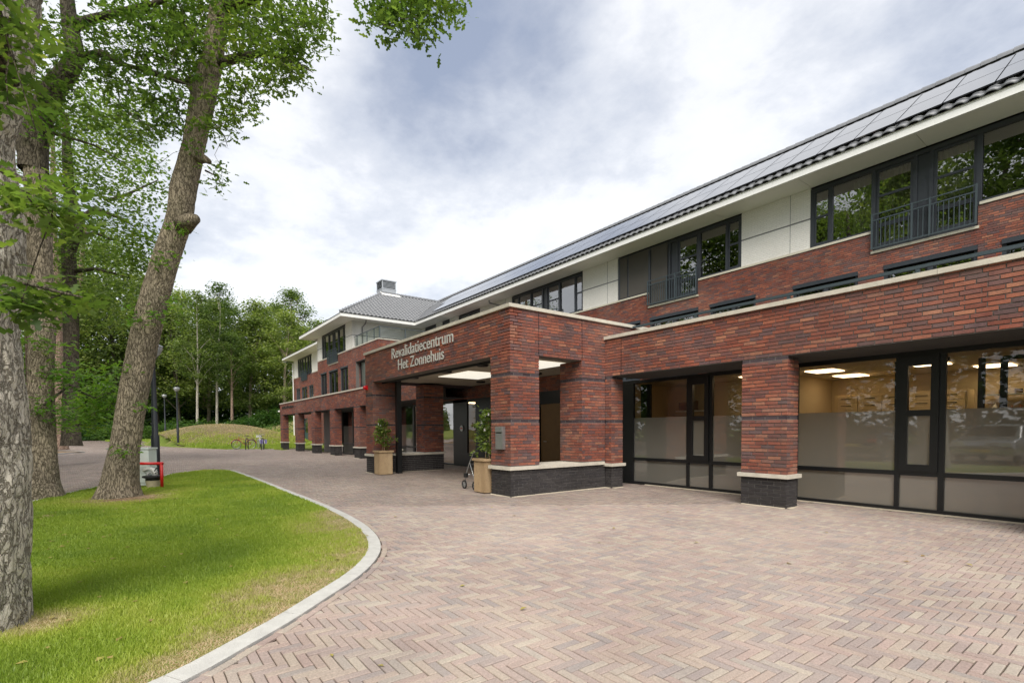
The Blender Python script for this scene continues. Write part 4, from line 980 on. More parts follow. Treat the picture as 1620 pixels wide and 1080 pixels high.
def mound(x, y):
    f = x * FW[0] + y * FW[1]; r = x * RT[0] + y * RT[1]
    z = hf(x, y)
    rc = -30.2 * 1.0; d2 = ((r - rc) / 7.6) ** 2 + ((f - 52) / 6.4) ** 2
    z = z + 1.98 * np.exp(-d2 ** 1.25 * 1.35)
    # bank rising to the wood behind the lawn
    b = np.clip((f - 60) / 16, 0, 1); b = b * b * (3 - 2 * b); side = np.clip((r + 42) / 12, 0, 1)
    return z + 3.1 * b * side
# far lawn boundary traced on the ground
FL = [ground(u, v)[:2] for u, v in ((224, 697), (250, 704), (283, 706.8), (330, 709.4), (362, 710.6), (430, 710.6), (447, 712), (470, 706))]
FLAWN = np.array([tuple(p) for p in FL] + [(-75, 30), (-120, 20), (-110, -6), (-78, -3)])
far_edge = [ground(u, v)[:2] for u, v in ((-300, 716), (-120, 706), (0, 699), (60, 695), (110, 692.5), (160, 691), (215, 691.5))]
EDGE = np.array([tuple(p) for p in far_edge])
PAVE = np.array([(3.5, 9.82), (3.5, -7), (-14, -30)] + [tuple(p) for p in far_edge] + [tuple(FL[0])] + [tuple(p) for p in FL[:-1]] + [(-41.3, 9.8), (-30, 9.82)])
def paved(X, Y): return poly_in(PAVE, X, Y) & ~poly_in(KERB, X, Y) & ~poly_in(ISL, X, Y)

def grid_mesh(name, mat, fx, zfun, kind='structure', keep=None, smooth=True):
    X, Y = fx; Z = zfun(X, Y); n, k = X.shape; V = np.stack([X, Y, Z], -1).reshape(-1, 3)
    I = np.arange(n * k).reshape(n, k); Q = np.stack([I[:-1, :-1], I[1:, :-1], I[1:, 1:], I[:-1, 1:]], -1).reshape(-1, 4)
    if keep is not None:
        C = V[Q].mean(1); Q = Q[keep(C[:, 0], C[:, 1])]
    return MB().add(V, Q).build(name, MATS[mat], None, kind=kind, smooth=smooth)
f_ = np.concatenate([np.linspace(-60, 30, 10), np.arange(33, 105, .8), np.linspace(110, 600, 12)]); r_ = np.concatenate([np.linspace(-500, -80, 8), np.arange(-76, 34, .8), np.linspace(40, 500, 8)])
Fg, Rg = np.meshgrid(f_, r_, indexing='ij'); Xg = FW[0] * Fg + RT[0] * Rg; Yg = FW[1] * Fg + RT[1] * Rg
def terr_z(X, Y):
    z = mound(X, Y) + .015 * (vn(np.stack([X.ravel(), Y.ravel(), X.ravel() * 0], 1) * 1.3, 3).reshape(X.shape) - .5)
    inl = poly_in(FLAWN, X.ravel(), Y.ravel()).reshape(X.shape)
    return np.where(inl, z + .02, np.where(np.hypot(X, Y) > 95, z, np.minimum(z, hf(X, Y)) - .05))
def soft(X, Y): return mound(X, Y) - .05
terrain = grid_mesh('terrain', 'grass_ground', (Xg, Yg), terr_z)
# sand bed under the pavers
f2 = np.arange(-6, 92, .5); r2 = np.arange(-62, 12, .5); F2, R2 = np.meshgrid(f2, r2, indexing='ij')
paving = grid_mesh('paving', 'sand_bed', (FW[0] * F2 + RT[0] * R2, FW[1] * F2 + RT[1] * R2), lambda X, Y: hf(X, Y) - .015, keep=lambda X, Y: poly_in(PAVE, X, Y))
# herringbone pavers
PL, PWD = .196, .0585
def herring(x0, x1, y0, y1):
    a1 = np.array([PWD, PWD]); a2 = np.array([PL, -PL]); M2 = np.linalg.inv(np.stack([a1, a2], 1))
    c = np.array([(x0, y0), (x0, y1), (x1, y0), (x1, y1)]) @ M2.T; i0, j0 = np.floor(c.min(0)); i1, j1 = np.ceil(c.max(0))
    I, J = np.meshgrid(np.arange(i0, i1 + 1), np.arange(j0, j1 + 1), indexing='ij'); O = I.ravel()[:, None] * a1 + J.ravel()[:, None] * a2
    H = O + [PL / 2, PWD / 2]; Vv = O + [PWD / 2, PWD + PL / 2]
    C = np.concatenate([H, Vv]); T = np.concatenate([np.zeros(len(H)), np.ones(len(Vv))]); m = (C[:, 0] > x0) & (C[:, 0] < x1) & (C[:, 1] > y0) & (C[:, 1] < y1)
    return C[m], T[m]
Cc, Tt = [], []
for (a, b, c, d) in ((-16, 3.4, -7, 9.81), (-34, -16, -14, 9.81), (-60, -34, -26, 9.81), (-84, -60, -34, 4)):
    p, t = herring(a, b, c, d); Cc.append(p); Tt.append(t)
Cc = np.concatenate(Cc); Tt = np.concatenate(Tt)
ff = Cc @ FW; u_, v_, d_ = proj(np.stack([Cc[:, 0], Cc[:, 1], hf(Cc[:, 0], Cc[:, 1])], 1))
m = paved(Cc[:, 0], Cc[:, 1]) & (ff > .8) & (u_ > -260) & (u_ < 1900) & (v_ < 1500) & (ff < 80)
# keep clear of the kerb by half a paver
m &= ~poly_in(offset(KERB, .025 if np.allclose(KIN, offset(KERB, -.14)) else -.025), Cc[:, 0], Cc[:, 1])
far_sparse = ff > 34
Cc, Tt, ff, u_, v_ = Cc[m], Tt[m], ff[m], u_[m], v_[m]
def paver_tint(C, seed=0):
    a = RNG.random(len(C)); return a
def pav_arrays(C, T, top=.0, gap=.006, jit=1.):
    n = len(C); hx = np.where(T == 0, PL, PWD) / 2 - gap / 2; hy = np.where(T == 0, PWD, PL) / 2 - gap / 2
    ang = (RNG.random(n) - .5) * .02 * jit; ca, sa = np.cos(ang), np.sin(ang)
    z = hf(C[:, 0], C[:, 1]) + top + (RNG.random(n) - .5) * .0035 * jit; tx = (RNG.random(n) - .5) * .02 * jit; ty = (RNG.random(n) - .5) * .02 * jit
    off = (RNG.random((n, 2)) - .5) * .002 * jit
    return hx, hy, ca, sa, z, tx, ty, off
def pav_quads(C, T, gap=.006, cham=None, jit=1.):
    hx, hy, ca, sa, z, tx, ty, off = pav_arrays(C, T, 0., gap, jit); n = len(C); rings = [(0, 0.)] if cham is None else [(0, -cham - .012), (0, -cham), (cham, 0.)]
    V = []
    for ins, dz in rings:
        for sx, sy in ((-1, -1), (1, -1), (1, 1), (-1, 1)):
            lx = sx * (hx - ins); ly = sy * (hy - ins); V.append(np.stack([C[:, 0] + off[:, 0] + lx * ca - ly * sa, C[:, 1] + off[:, 1] + lx * sa + ly * ca, z + dz + lx * tx + ly * ty], -1))
    V = np.stack(V, 1); k = V.shape[1]
    if cham is None: q = np.array([(0, 1, 2, 3)])
    else:
        q = [(8, 9, 10, 11)] + [(4 + i, 4 + (i + 1) % 4, 8 + (i + 1) % 4, 8 + i) for i in range(4)] + [(i, (i + 1) % 4, 4 + (i + 1) % 4, 4 + i) for i in range(4)]
        q = np.array(q)
    return V.reshape(-1, 3), (q[None] + (np.arange(n) * k)[:, None, None]).reshape(-1, 4), k
dd = np.hypot(Cc[:, 0], Cc[:, 1]); infr = (u_ > 0) & (u_ < 1620) & (v_ < 1080) & (v_ > 600)
order = np.argsort(np.where(infr, dd, 1e9))[:300]; single = np.zeros(len(Cc), bool); single[order] = True
pm = {}
for T_ in (0, 1):
    hx, hy = (PL / 2 - .003, PWD / 2 - .003) if T_ == 0 else (PWD / 2 - .003, PL / 2 - .003); V = []
    for ins, dz in ((0, -.016), (0, -.004), (.004, 0)):
        for sx, sy in ((-1, -1), (1, -1), (1, 1), (-1, 1)): V.append((sx * (hx - ins), sy * (hy - ins), dz))
    pm[T_] = (V, [(8, 9, 10, 11)] + [(4 + i, 4 + (i + 1) % 4, 8 + (i + 1) % 4, 8 + i) for i in range(4)] + [(i, (i + 1) % 4, 4 + (i + 1) % 4, 4 + i) for i in range(4)])
pmesh = {}
for i in order:
    T_ = int(Tt[i])
    if T_ not in pmesh: o = MB().add(*pm[T_]).build('paver', MATS['paver_obj'], paving); pmesh[T_] = o.data
    else: o = bpy.data.objects.new('paver', pmesh[T_]); COL.objects.link(o); o.parent = paving
    o.location = (Cc[i, 0], Cc[i, 1], random.uniform(-.002, .002)); o.rotation_euler = (random.uniform(-.012, .012), random.uniform(-.012, .012), random.uniform(-.012, .012))
near = (ff < 9) & ~single; mid = (ff >= 9) & (ff < 22); far = ff >= 22
for msk, cham, gap, jit in ((near, .004, .0065, 1.), (mid, None, .008, 1.), (far, None, .008, .3)):
    V, Q, k = pav_quads(Cc[msk], Tt[msk], gap, cham, jit); MB().add(V, Q, a=np.repeat(paver_tint(Cc[msk]), k)).build('paver_field', MATS['paver_attr'], paving, kind='stuff')

# near lawn with its concrete kerb
bm = bmesh.new(); vs_ = [bm.verts.new((p[0], p[1], .018)) for p in KIN]; bm.faces.new(vs_); bmesh.ops.triangulate(bm, faces=bm.faces[:])
me = bpy.data.meshes.new('lawn'); bm.to_mesh(me); bm.free(); me.materials.append(MATS['lawn_soil']); lawn = bpy.data.objects.new('lawn', me); COL.objects.link(lawn); lawn['kind'] = 'structure'
seglen = np.hypot(*np.diff(KERB, axis=0).T); cum = np.concatenate([[0], np.cumsum(seglen)]); kerb = None
def kerb_piece(a, b):
    s = np.linspace(a + .003, b - .003, 7); xo = np.interp(s, cum, KERB[:, 0]); yo = np.interp(s, cum, KERB[:, 1]); xi = np.interp(s, cum, KIN[:, 0]); yi = np.interp(s, cum, KIN[:, 1]); n = len(s)
    V = np.concatenate([np.stack([xo, yo, xo * 0 - .03], 1), np.stack([xo, yo, xo * 0 + .016], 1), np.stack([xi, yi, xi * 0 + .026], 1), np.stack([xi, yi, xi * 0 - .03], 1)])
    Q = [(r * n + i, r * n + i + 1, (r + 1) * n + i + 1, (r + 1) * n + i) for r in range(3) for i in range(n - 1)] + [(0, n, 2 * n, 3 * n), (n - 1, 2 * n - 1, 3 * n - 1, 4 * n - 1)]
    return V, Q
kb = None; s = 0
while s < cum[-1] - .2:
    e = min(cum[-1], s + 1.0); V, Q = kerb_piece(s, e); o = MB().add(V, Q).build('kerb' if kb is None else 'kerb_stone', MATS['kerb'], kb, kind='structure' if kb is None else None)
    kb = kb or o; s = e
# soldier course of pavers along the kerb
SG = 1. if np.allclose(KIN, offset(KERB, -.14)) else -1.
ks = np.arange(2.0, cum[-1] - 9, .2); oc = offset(KERB, .045 * SG); oc2 = offset(KERB, .02 * SG)
cx_ = np.interp(ks, cum, oc[:, 0]); cy_ = np.interp(ks, cum, oc[:, 1]); dx_ = np.interp(ks + .05, cum, oc[:, 0]) - cx_; dy_ = np.interp(ks + .05, cum, oc[:, 1]) - cy_; an = np.arctan2(dy_, dx_)
V = []
for ins, dz in ((0, -.016), (0, -.004), (.004, 0)):
    for sx, sy in ((-1, -1), (1, -1), (1, 1), (-1, 1)):
        lx = sx * (.097 - ins); ly = sy * (.028 - ins); V.append(np.stack([cx_ + lx * np.cos(an) - ly * np.sin(an), cy_ + lx * np.sin(an) + ly * np.cos(an), np.full(len(ks), dz + .006)], -1))
V = np.stack(V, 1); q = np.array(pm[0][1]); MB().add(V.reshape(-1, 3), (q[None] + (np.arange(len(ks)) * 12)[:, None, None]).reshape(-1, 4), a=np.repeat(RNG.random(len(ks)), 12)).build('kerb_course', MATS['paver_attr'], paving, kind='stuff')
# blades of grass
def blades(poly, n, zf, hmin, hmax, wbase, name, straw, seed, weight=True, parent=None, xr=None):
    P = np.zeros((0, 2)); lo, hi = (poly.min(0), poly.max(0)) if xr is None else xr
    rg = np.random.default_rng(seed)
    while len(P) < n:
        C = lo + (hi - lo) * rg.random((n * 3, 2)); m = poly_in(poly, C[:, 0], C[:, 1]); C = C[m]
        z = zf(C[:, 0], C[:, 1]); u, v, d = proj(np.stack([C[:, 0], C[:, 1], z], 1)); k = (d > .5) & (u > -150) & (u < 1750) & (v < 1250)
        if weight: k &= rg.random(len(C)) < np.clip(18. / np.maximum(d, .5) ** 2, .03, 1)
        P = np.concatenate([P, C[k]])
    P = P[:n]; z = zf(P[:, 0], P[:, 1]); d = np.hypot(P[:, 0], P[:, 1])
    h = (hmin + (hmax - hmin) * rg.random(n)) * (1 + .02 * d); w = wbase * (1 + .22 * d) * (.7 + .6 * rg.random(n)); a = rg.random(n) * 6.283; l = rg.random(n) * h * .9; b = rg.random(n) * 6.283
    t = straw(P, rg); h = h * np.where(t > .78, .45, 1)
    A = np.stack([P[:, 0] + np.cos(a) * w, P[:, 1] + np.sin(a) * w, z], 1); Bq = np.stack([P[:, 0] - np.cos(a) * w, P[:, 1] - np.sin(a) * w, z], 1); Cq = np.stack([P[:, 0] + np.cos(b) * l, P[:, 1] + np.sin(b) * l, z + h], 1)
    V = np.stack([A, Bq, Cq], 1).reshape(-1, 3)
    return MB().add(V, t=np.arange(3 * n).reshape(n, 3), a=np.repeat(t, 3)).build(name, MATS['grass_blade'], parent, kind='stuff')
def lawn_straw(P, rg):
    from_k = np.full(len(P), 9.)
    for i in range(0, len(KERB), 1): from_k = np.minimum(from_k, np.hypot(P[:, 0] - KERB[i, 0], P[:, 1] - KERB[i, 1]))
    Q = np.stack([P[:, 0], P[:, 1], P[:, 0] * 0], 1)
    n1 = vn(Q * 1.1, 5); n2 = vn(Q * 3.5, 8); n3 = vn(Q * .45, 2); n4 = vn(Q * 14, 9)
    tip = np.exp(-((P[:, 0] + 5.4) ** 2 / 5. + (P[:, 1] - 1.7) ** 2 / 2.5)); out_ = np.clip((P[:, 1] + 1.4) / 1.2, 0, 1)
    near_tip = np.clip(1.15 - from_k / (.58 + 1.05 * tip), 0, 1.15) * np.where(P[:, 0] > -8.6, 1, .25) * out_
    dirt = np.exp(-((P[:, 0] + 12.7) ** 2 + (P[:, 1] + .1) ** 2) / 1.1) + np.exp(-((P[:, 0] + 4.8) ** 2 + (P[:, 1] + .6) ** 2) / .12)
    t = .12 + .42 * (n1 - .5) + .28 * (n2 - .5) + .20 * n3 + .25 * (rg.random(len(P)) - .3) + near_tip * (.62 + .35 * (n4 - .5)) + dirt * .6
    return np.clip(t, 0, 1)
blades(KIN, 420000, lambda X, Y: X * 0 + .016, .012, .040, .0022, 'lawn_grass', lawn_straw, 4)
def far_straw(P, rg):
    Q = np.stack([P[:, 0], P[:, 1], P[:, 0] * 0], 1); z = mound(P[:, 0], P[:, 1]) - hf(P[:, 0], P[:, 1]); n1 = vn(Q * .5, 5); n2 = vn(Q * 2, 6)
    return np.clip(.30 + .35 * (n1 - .5) + .2 * (n2 - .5) + .25 * (rg.random(len(P)) - .5) + np.clip(z, 0, 1.4) * .5, 0, 1)
blades(FLAWN, 90000, lambda X, Y: mound(X, Y) + .01, .03, .09, .0035, 'far_lawn_grass', far_straw, 6, weight=False, xr=(np.array([-80., -4.]), np.array([-40., 26.])))
# mound: a dry earthy skin over the terrain
fm = np.arange(43, 64, .35); rm = np.arange(-42, -18, .35); Fm, Rm = np.meshgrid(fm, rm, indexing='ij'); Xm = FW[0] * Fm + RT[0] * Rm; Ym = FW[1] * Fm + RT[1] * Rm
grid_mesh('earth_mound', 'mound_ground', (Xm, Ym), lambda X, Y: mound(X, Y) + .035 + .05 * (vn(np.stack([X.ravel(), Y.ravel(), X.ravel() * 0], 1) * 1.6, 11).reshape(X.shape) - .5), keep=lambda X, Y: (mound(X, Y) - hf(X, Y) > .14) & poly_in(FLAWN, X, Y) & (X * FW[0] + Y * FW[1] < 62))
# traffic island on the left with bare soil
bm = bmesh.new(); vs_ = [bm.verts.new((p[0], p[1], float(hf(p[0], p[1])) + .06)) for p in ISL[:-1]]; bm.faces.new(vs_); bmesh.ops.triangulate(bm, faces=bm.faces[:])
me = bpy.data.meshes.new('island_soil'); bm.to_mesh(me); bm.free(); me.materials.append(MATS['tree_dirt']); o = bpy.data.objects.new('island_soil', me); COL.objects.link(o); o['kind'] = 'structure'
ik = MB(); I2 = ISL[:-1]; cI = I2.mean(0); n = len(I2)
for r_, (sc_, z) in enumerate(((1.06, 0.), (1.06, .07), (1.0, .075))):
    P = cI + (I2 - cI) * sc_; ik.v.append(np.stack([P[:, 0], P[:, 1], hf(P[:, 0], P[:, 1]) + z], 1)); ik.a.append(np.full(n, .5))
ik.q.append(np.array([(r * n + i, r * n + (i + 1) % n, (r + 1) * n + (i + 1) % n, (r + 1) * n + i) for r in range(2) for i in range(n)])); ik.build('island_kerb', MATS['kerb'], None, kind='structure')
# pale strip under the bicycles
a, b = ground(362, 710.8), ground(432, 711); m = MB(); dv = (b - a)[:2]; dv /= np.linalg.norm(dv); nn = np.array([FW[0], FW[1]]); q = [a[:2], b[:2], b[:2] + nn * 3.0, a[:2] + nn * 3.0]
m.add([(p[0], p[1], float(hf(p[0], p[1])) + .035) for p in q], [(0, 1, 2, 3)]); m.build('gravel_strip', MATS['stone'], None, kind='structure')

# ------------------------------------------------------------------ lettering on the portico
def lettering(text, x0, x1, z0, h, y, mat, root, bold=.018, narrow=1.):
    cu = bpy.data.curves.new('t', 'FONT'); cu.body = text; cu.size = 1; cu.extrude = .0; cu.offset = bold; cu.resolution_u = 4
    ob = bpy.data.objects.new('t', cu); COL.objects.link(ob); dg = bpy.context.evaluated_depsgraph_get(); dg.update(); me = bpy.data.meshes.new_from_object(ob.evaluated_get(dg)); bpy.data.objects.remove(ob)
    co = np.array([v.co[:] for v in me.vertices]); par = list(range(len(co)))
    def fnd(i):
        while par[i] != i: par[i] = par[par[i]]; i = par[i]
        return i
    for p in me.polygons:
        vs = list(p.vertices)
        for v in vs[1:]: par[fnd(v)] = fnd(vs[0])
    groups = {}
    for i in range(len(co)): groups.setdefault(fnd(i), []).append(i)
    items = sorted([(co[g, 0].min(), co[g, 0].max(), g) for g in groups.values()], key=lambda t: t[0]); L = []
    for a, b, g in items:
        if L and a < L[-1][1] - .01 and min(b, L[-1][1]) - a > .4 * (b - a): L[-1] = (min(a, L[-1][0]), max(b, L[-1][1]), L[-1][2] + g)
        else: L.append((a, b, g))
    cap = .69; sx = (x1 - x0) / (co[:, 0].max() - co[:, 0].min()); sz = h / cap; xm = co[:, 0].min()
    for a, b, g in L:
        gs = set(g); idx = {v: i for i, v in enumerate(g)}; n = len(g); fs = [[idx[v] for v in p.vertices] for p in me.polygons if p.vertices[0] in gs]
        V = np.stack([x0 + (co[g, 0] - xm) * sx, np.full(n, y), z0 + co[g, 1] * sz], 1); V2 = V.copy(); V[:, 1] -= .016
        m2 = bpy.data.meshes.new('letter'); ed = {}
        for f in fs:
            for i in range(len(f)):
                k = (f[i], f[(i + 1) % len(f)]); ed[k] = ed.get(k, 0) + 1
        side = [(k[0], k[1], k[1] + n, k[0] + n) for k in ed if (k[1], k[0]) not in ed]
        m2.from_pydata(np.concatenate([V, V2]).tolist(), [], fs + side); m2.materials.append(mat); o = bpy.data.objects.new('letter', m2); COL.objects.link(o); adopt(o, root)
sg = empty('portico_sign', (-12, PY, 3.3), 'pale metal letters of two lines fixed on the brick beam of the portico', 'sign')
k_ = PY / 5.87
lettering('Revalidatiecentrum', -13.74, -10.23, 3.41, .295, PY - .02, MATS['letter_steel'], sg, .002)
lettering('Het Zonnehuis', -13.31, -10.68, 3.06, .285, PY - .02, MATS['letter_steel'], sg, .002)
ds = empty('small_dark_sign', (-39, YF, 3), 'row of small dark letters on the far end of the left brick fascia', 'sign')
for i in range(11):
    x = -40.0 + i * .30; h = (.16, .12, .20, .12, .12, .2, .12, .12, .16, .12, .12)[i]; m = MB(); m.box(x, x + .05, YF - .05, YF - .014, 3.0, 3.0 + h); m.box(x + .05, x + .2, YF - .05, YF - .014, 3.0, 3.04); m.box(x + .05, x + .2, YF - .05, YF - .014, 2.96 + h, 3.0 + h); m.build('letter', MATS['dark_letter'], ds)
# mailbox, alarm, fixtures
mb_ = empty('letter_box', (-8.35, PY, 1.2), 'flat grey metal letter box with a slot fixed to the brick pier of the portico', 'letter box')
MB().box(-8.46, -8.21, PY - .085, PY - .012, .96, 1.42).build('body', MATS['steel'], mb_); MB().box(-8.45, -8.22, PY - .10, PY - .086, 1.31, 1.40).build('flap', MATS['steel'], mb_); MB().box(-8.43, -8.25, PY - .092, PY - .0865, 1.285, 1.305).build('slot', MATS['frame_black'], mb_)
al = empty('alarm_light', (-15.75, PY, 2.7), 'small red alarm light on the far corner of the portico', 'alarm light')
MB().box(-15.85, -15.70, PY - .05, PY - .012, 2.66, 2.80).build('base', MATS['alarm_red'], al); m = MB(); m.tube([(-15.775, PY - .05, 2.73), (-15.775, PY - .10, 2.73), (-15.775, PY - .13, 2.73)], [.07, .065, .03], 12); m.build('lens', MATS['alarm_red'], al, smooth=True)
MB().lathe((-40.95, YF - .06, 2.78), [(0, 0), (.07, .02), (.09, .07), (.07, .12), (0, .14)], 10).build('wall_lamp', MATS['white_trim'], None, smooth=True, label='small white lamp at the far corner of the colonnade fascia', cat='wall lamp')

# ------------------------------------------------------------------ leaves
LEAF_V = np.array([(0, 0, 0), (.22, .18, .02), (.10, .34, .0), (.30, .55, .03), (.12, .66, .0), (.14, .92, -.02), (0, 1.05, -.05), (-.14, .92, -.02), (-.12, .66, .0), (-.30, .55, .03), (-.10, .34, .0), (-.22, .18, .02)])
LEAF_T = np.array([(0, 1, 2), (0, 2, 10), (0, 10, 11), (2, 3, 4), (2, 4, 8), (2, 8, 10), (10, 8, 9), (4, 5, 6), (4, 6, 8), (8, 6, 7)])
SIMP_V = np.array([(0, 0, 0), (.32, .45, .05), (0, 1, -.06), (-.32, .45, .05)]); SIMP_Q = np.array([(0, 1, 2, 3)])
def leaf_verts(P, size, rg, flat=.55, full=True, updir=None):
    n = len(P); tv_ = LEAF_V if full else SIMP_V
    nz = np.stack([rg.normal(0, flat, n), rg.normal(0, flat, n), np.ones(n)], 1)
    if updir is not None: nz += updir
    nz /= np.linalg.norm(nz, axis=1)[:, None]; a = rg.random(n) * 6.283; x = np.stack([np.cos(a), np.sin(a), -.35 * rg.random(n) - .1], 1)
    y = x - nz * (x * nz).sum(1)[:, None]; y /= np.linalg.norm(y, axis=1)[:, None]; x = np.cross(y, nz); s = size * (.65 + .7 * rg.random(n))
    return (P[:, None] + (x[:, None] * tv_[None, :, 0:1] + y[:, None] * tv_[None, :, 1:2] + nz[:, None] * tv_[None, :, 2:3]) * s[:, None, None]).reshape(-1, 3)
def leaves(P, size, tint, name, mat, parent, seed=0, full=True, flat=.55, kind=None, updir=None, label=None, cat=None, group=None):
    rg = np.random.default_rng(seed); V = leaf_verts(P, size, rg, flat, full, updir); n = len(P); k = 12 if full else 4
    kind = kind or ('stuff' if parent is not None and name not in ('crown',) else None)
    mb = MB(); mb.add(V, q=None if full else (SIMP_Q[None] + (np.arange(n) * 4)[:, None, None]).reshape(-1, 4), t=(LEAF_T[None] + (np.arange(n) * 12)[:, None, None]).reshape(-1, 3) if full else None, a=np.repeat(np.clip(tint, 0, 1), k))
    return mb.build(name, MATS[mat], parent, kind=kind, label=label, cat=cat, group=group)

def trunk_mesh(pts, rad, nseg, nring, ridge=.0, rfreq=(14, 2.2), seed=1, flare=None, lean=None):
    P = np.array(pts, float); R = np.array(rad, float); s = np.concatenate([[0], np.cumsum(np.linalg.norm(np.diff(P, axis=0), axis=1))]); t = np.linspace(0, s[-1], nring)
    C = smooth_line(P, 10); sc = np.concatenate([[0], np.cumsum(np.linalg.norm(np.diff(C, axis=0), axis=1))]); C = np.stack([np.interp(t / s[-1] * sc[-1], sc, C[:, i]) for i in range(3)], 1); Rr = np.interp(t, s, R)
    T = np.gradient(C, axis=0); T /= np.linalg.norm(T, axis=1)[:, None]; X = np.cross(T, [0, 1, .01]); X /= np.linalg.norm(X, axis=1)[:, None]; Y = np.cross(T, X); th = np.arange(nseg) / nseg * 2 * math.pi
    ct, st = np.cos(th), np.sin(th); h = C[:, 2:3] + 0 * th[None]
    rb = Rr[:, None] * np.ones(nseg)[None]
    Q3 = np.stack([ct[None] * 1.5 + 0 * h, st[None] * 1.5 + 0 * h, h * .7], -1).reshape(-1, 3); rb = rb * (1 + .09 * (vn(Q3, seed).reshape(h.shape) - .5) * 2)
    if flare: rb = rb * (1 + flare * np.exp(-np.maximum(h - C[0, 2], 0) / .32) * (.75 + .45 * np.cos(th * 5 + seed)[None]))
    if ridge:
        Rm = Rr.mean(); q = np.stack([ct[None] * Rm * rfreq[0] + 0 * h, st[None] * Rm * rfreq[0] + 0 * h, h * rfreq[1]], -1).reshape(-1, 3)
        w = np.stack([vn(q * .5, 21), vn(q * .5 + 9, 22), vn(q * .5 + 4, 23)], 1) - .5; nn = vn(q + w * 2.4, 31).reshape(h.shape); n2 = vn(q * 2.3 + w * 2, 33).reshape(h.shape)
        rg_ = 1 - np.abs(nn - .5) * 4; rg_ = np.clip(rg_, 0, 1) ** 1.5; rb = rb + ridge * (-rg_ + .35 * (n2 - .5))
    V = C[:, None] + X[:, None] * (rb * ct[None])[..., None] + Y[:, None] * (rb * st[None])[..., None]; n = nring
    I = np.arange(n * nseg).reshape(n, nseg); J = np.roll(I, -1, 1); Q = np.stack([I[:-1], J[:-1], J[1:], I[1:]], -1).reshape(-1, 4)
    return V.reshape(-1, 3), Q
def path(l, depth):
    return [at(u, v, depth if not hasattr(depth, '__len__') else depth[i]) for i, (u, v) in enumerate(l)]

def blob_pts(u, v, ru, rv, dep, rd, n, rg, tilt=0):
    d = rg.normal(size=(n, 3)); d /= np.linalg.norm(d, axis=1)[:, None]; d *= (rg.random(n) ** (1 / 2.4))[:, None]; ca, sa = math.cos(tilt), math.sin(tilt)
    U_ = u + (d[:, 0] * ru * ca - d[:, 1] * rv * sa); V_ = v + (d[:, 0] * ru * sa + d[:, 1] * rv * ca); D = dep + d[:, 2] * rd
    r = np.stack([(U_ - CX) / F_, (V_ - CY) / F_, np.ones(n)], 1) @ CM; return CAMP + r * D[:, None]
SKYPOLY = np.array([(508, 130), (498, 60), (545, 20), (560, -30), (1700, -30), (1700, 480), (440, 480), (330, 440), (352, 320), (425, 200), (470, 150)])
ALLOW = [(655, 28, 62, 48), (610, 30, 35, 32), (720, 14, 25, 24), (425, 105, 85, 55), (385, 165, 60, 45), (350, 200, 30, 40), (500, 40, 45, 60), (345, 285, 22, 36), (362, 215, 16, 24)]
def cull(P, pad=0):
    """prune what would hang outside the outline of the crowns"""
    u, v, d = proj(P); bad = poly_in(SKYPOLY, u, v) & (d > 0)
    for a, b, c, e in ALLOW: bad &= ~(((u - a) / c) ** 2 + ((v - b) / e) ** 2 < 1)
    return P[~bad]
def oak_crown(blobs, size, name, parent, seed, per=26, spread=.26, mat='oak_leaf', full=True, tb=.0, dens=1.):
    rg = np.random.default_rng(seed); Ps = []; Ts = []; Cs = []
    for (u, v, ru, rv, dep, rd, n, *t0) in blobs:
        n = int(n * dens); C = blob_pts(u, v, ru, rv, dep, rd, n, rg); C = cull(C); n = len(C)
        if not n: continue
        Cs.append(C)
        L = C[:, None] + rg.normal(0, 1, (n, per, 3)) * np.array([spread, spread, spread * .6]); q = rg.random((n, 1)) * .5 + rg.random((n, per)) * .4 + (t0[0] if t0 else 0) + tb
        L = L.reshape(-1, 3); Ps.append(L); Ts.append(q.reshape(-1))
    P = np.concatenate(Ps); T = np.concatenate(Ts)
    if full and len(Cs):
        Cn = np.concatenate(Cs); Cn = Cn[:1500]; D = np.linalg.norm(Cn[:, None] - Cn[None], axis=2) + np.where(np.arange(len(Cn))[None] >= np.arange(len(Cn))[:, None], 99, 0); j = D.argmin(1); dmin = D.min(1); k = dmin < 1.1; a = Cn[k]; b = Cn[j[k]]
        if len(a):
            d = b - a; x = np.cross(d, [0, 0, 1.]); x /= np.linalg.norm(x, axis=1)[:, None] + 1e-9; y = np.cross(d, x); y /= np.linalg.norm(y, axis=1)[:, None] + 1e-9; w = size * .045; mid_ = (a + b) / 2 + rg.normal(0, .04, a.shape)
            V = np.stack([p + (x * math.cos(t) + y * math.sin(t)) * w * q for p, q in ((a, .7), (mid_, 1.), (b, 1.3)) for t in (0, 2.09, 4.19)], 1); Q = np.array([(r * 3 + i, r * 3 + (i + 1) % 3, r * 3 + 3 + (i + 1) % 3, r * 3 + 3 + i) for r in (0, 1) for i in range(3)])
            MB().add(V.reshape(-1, 3), (Q[None] + (np.arange(len(a)) * 9)[:, None, None]).reshape(-1, 4)).build('twigs', MATS['bark_dark'], parent, kind='stuff')
    return leaves(P, size, T, name, mat, parent, seed, full)
def limbs(name, parent, mat, lst, n=9):
    for pts, rad in lst: o = MB().tube([tuple(p) for p in pts], rad, n).build(name, MATS[mat], parent, smooth=True)
    return o

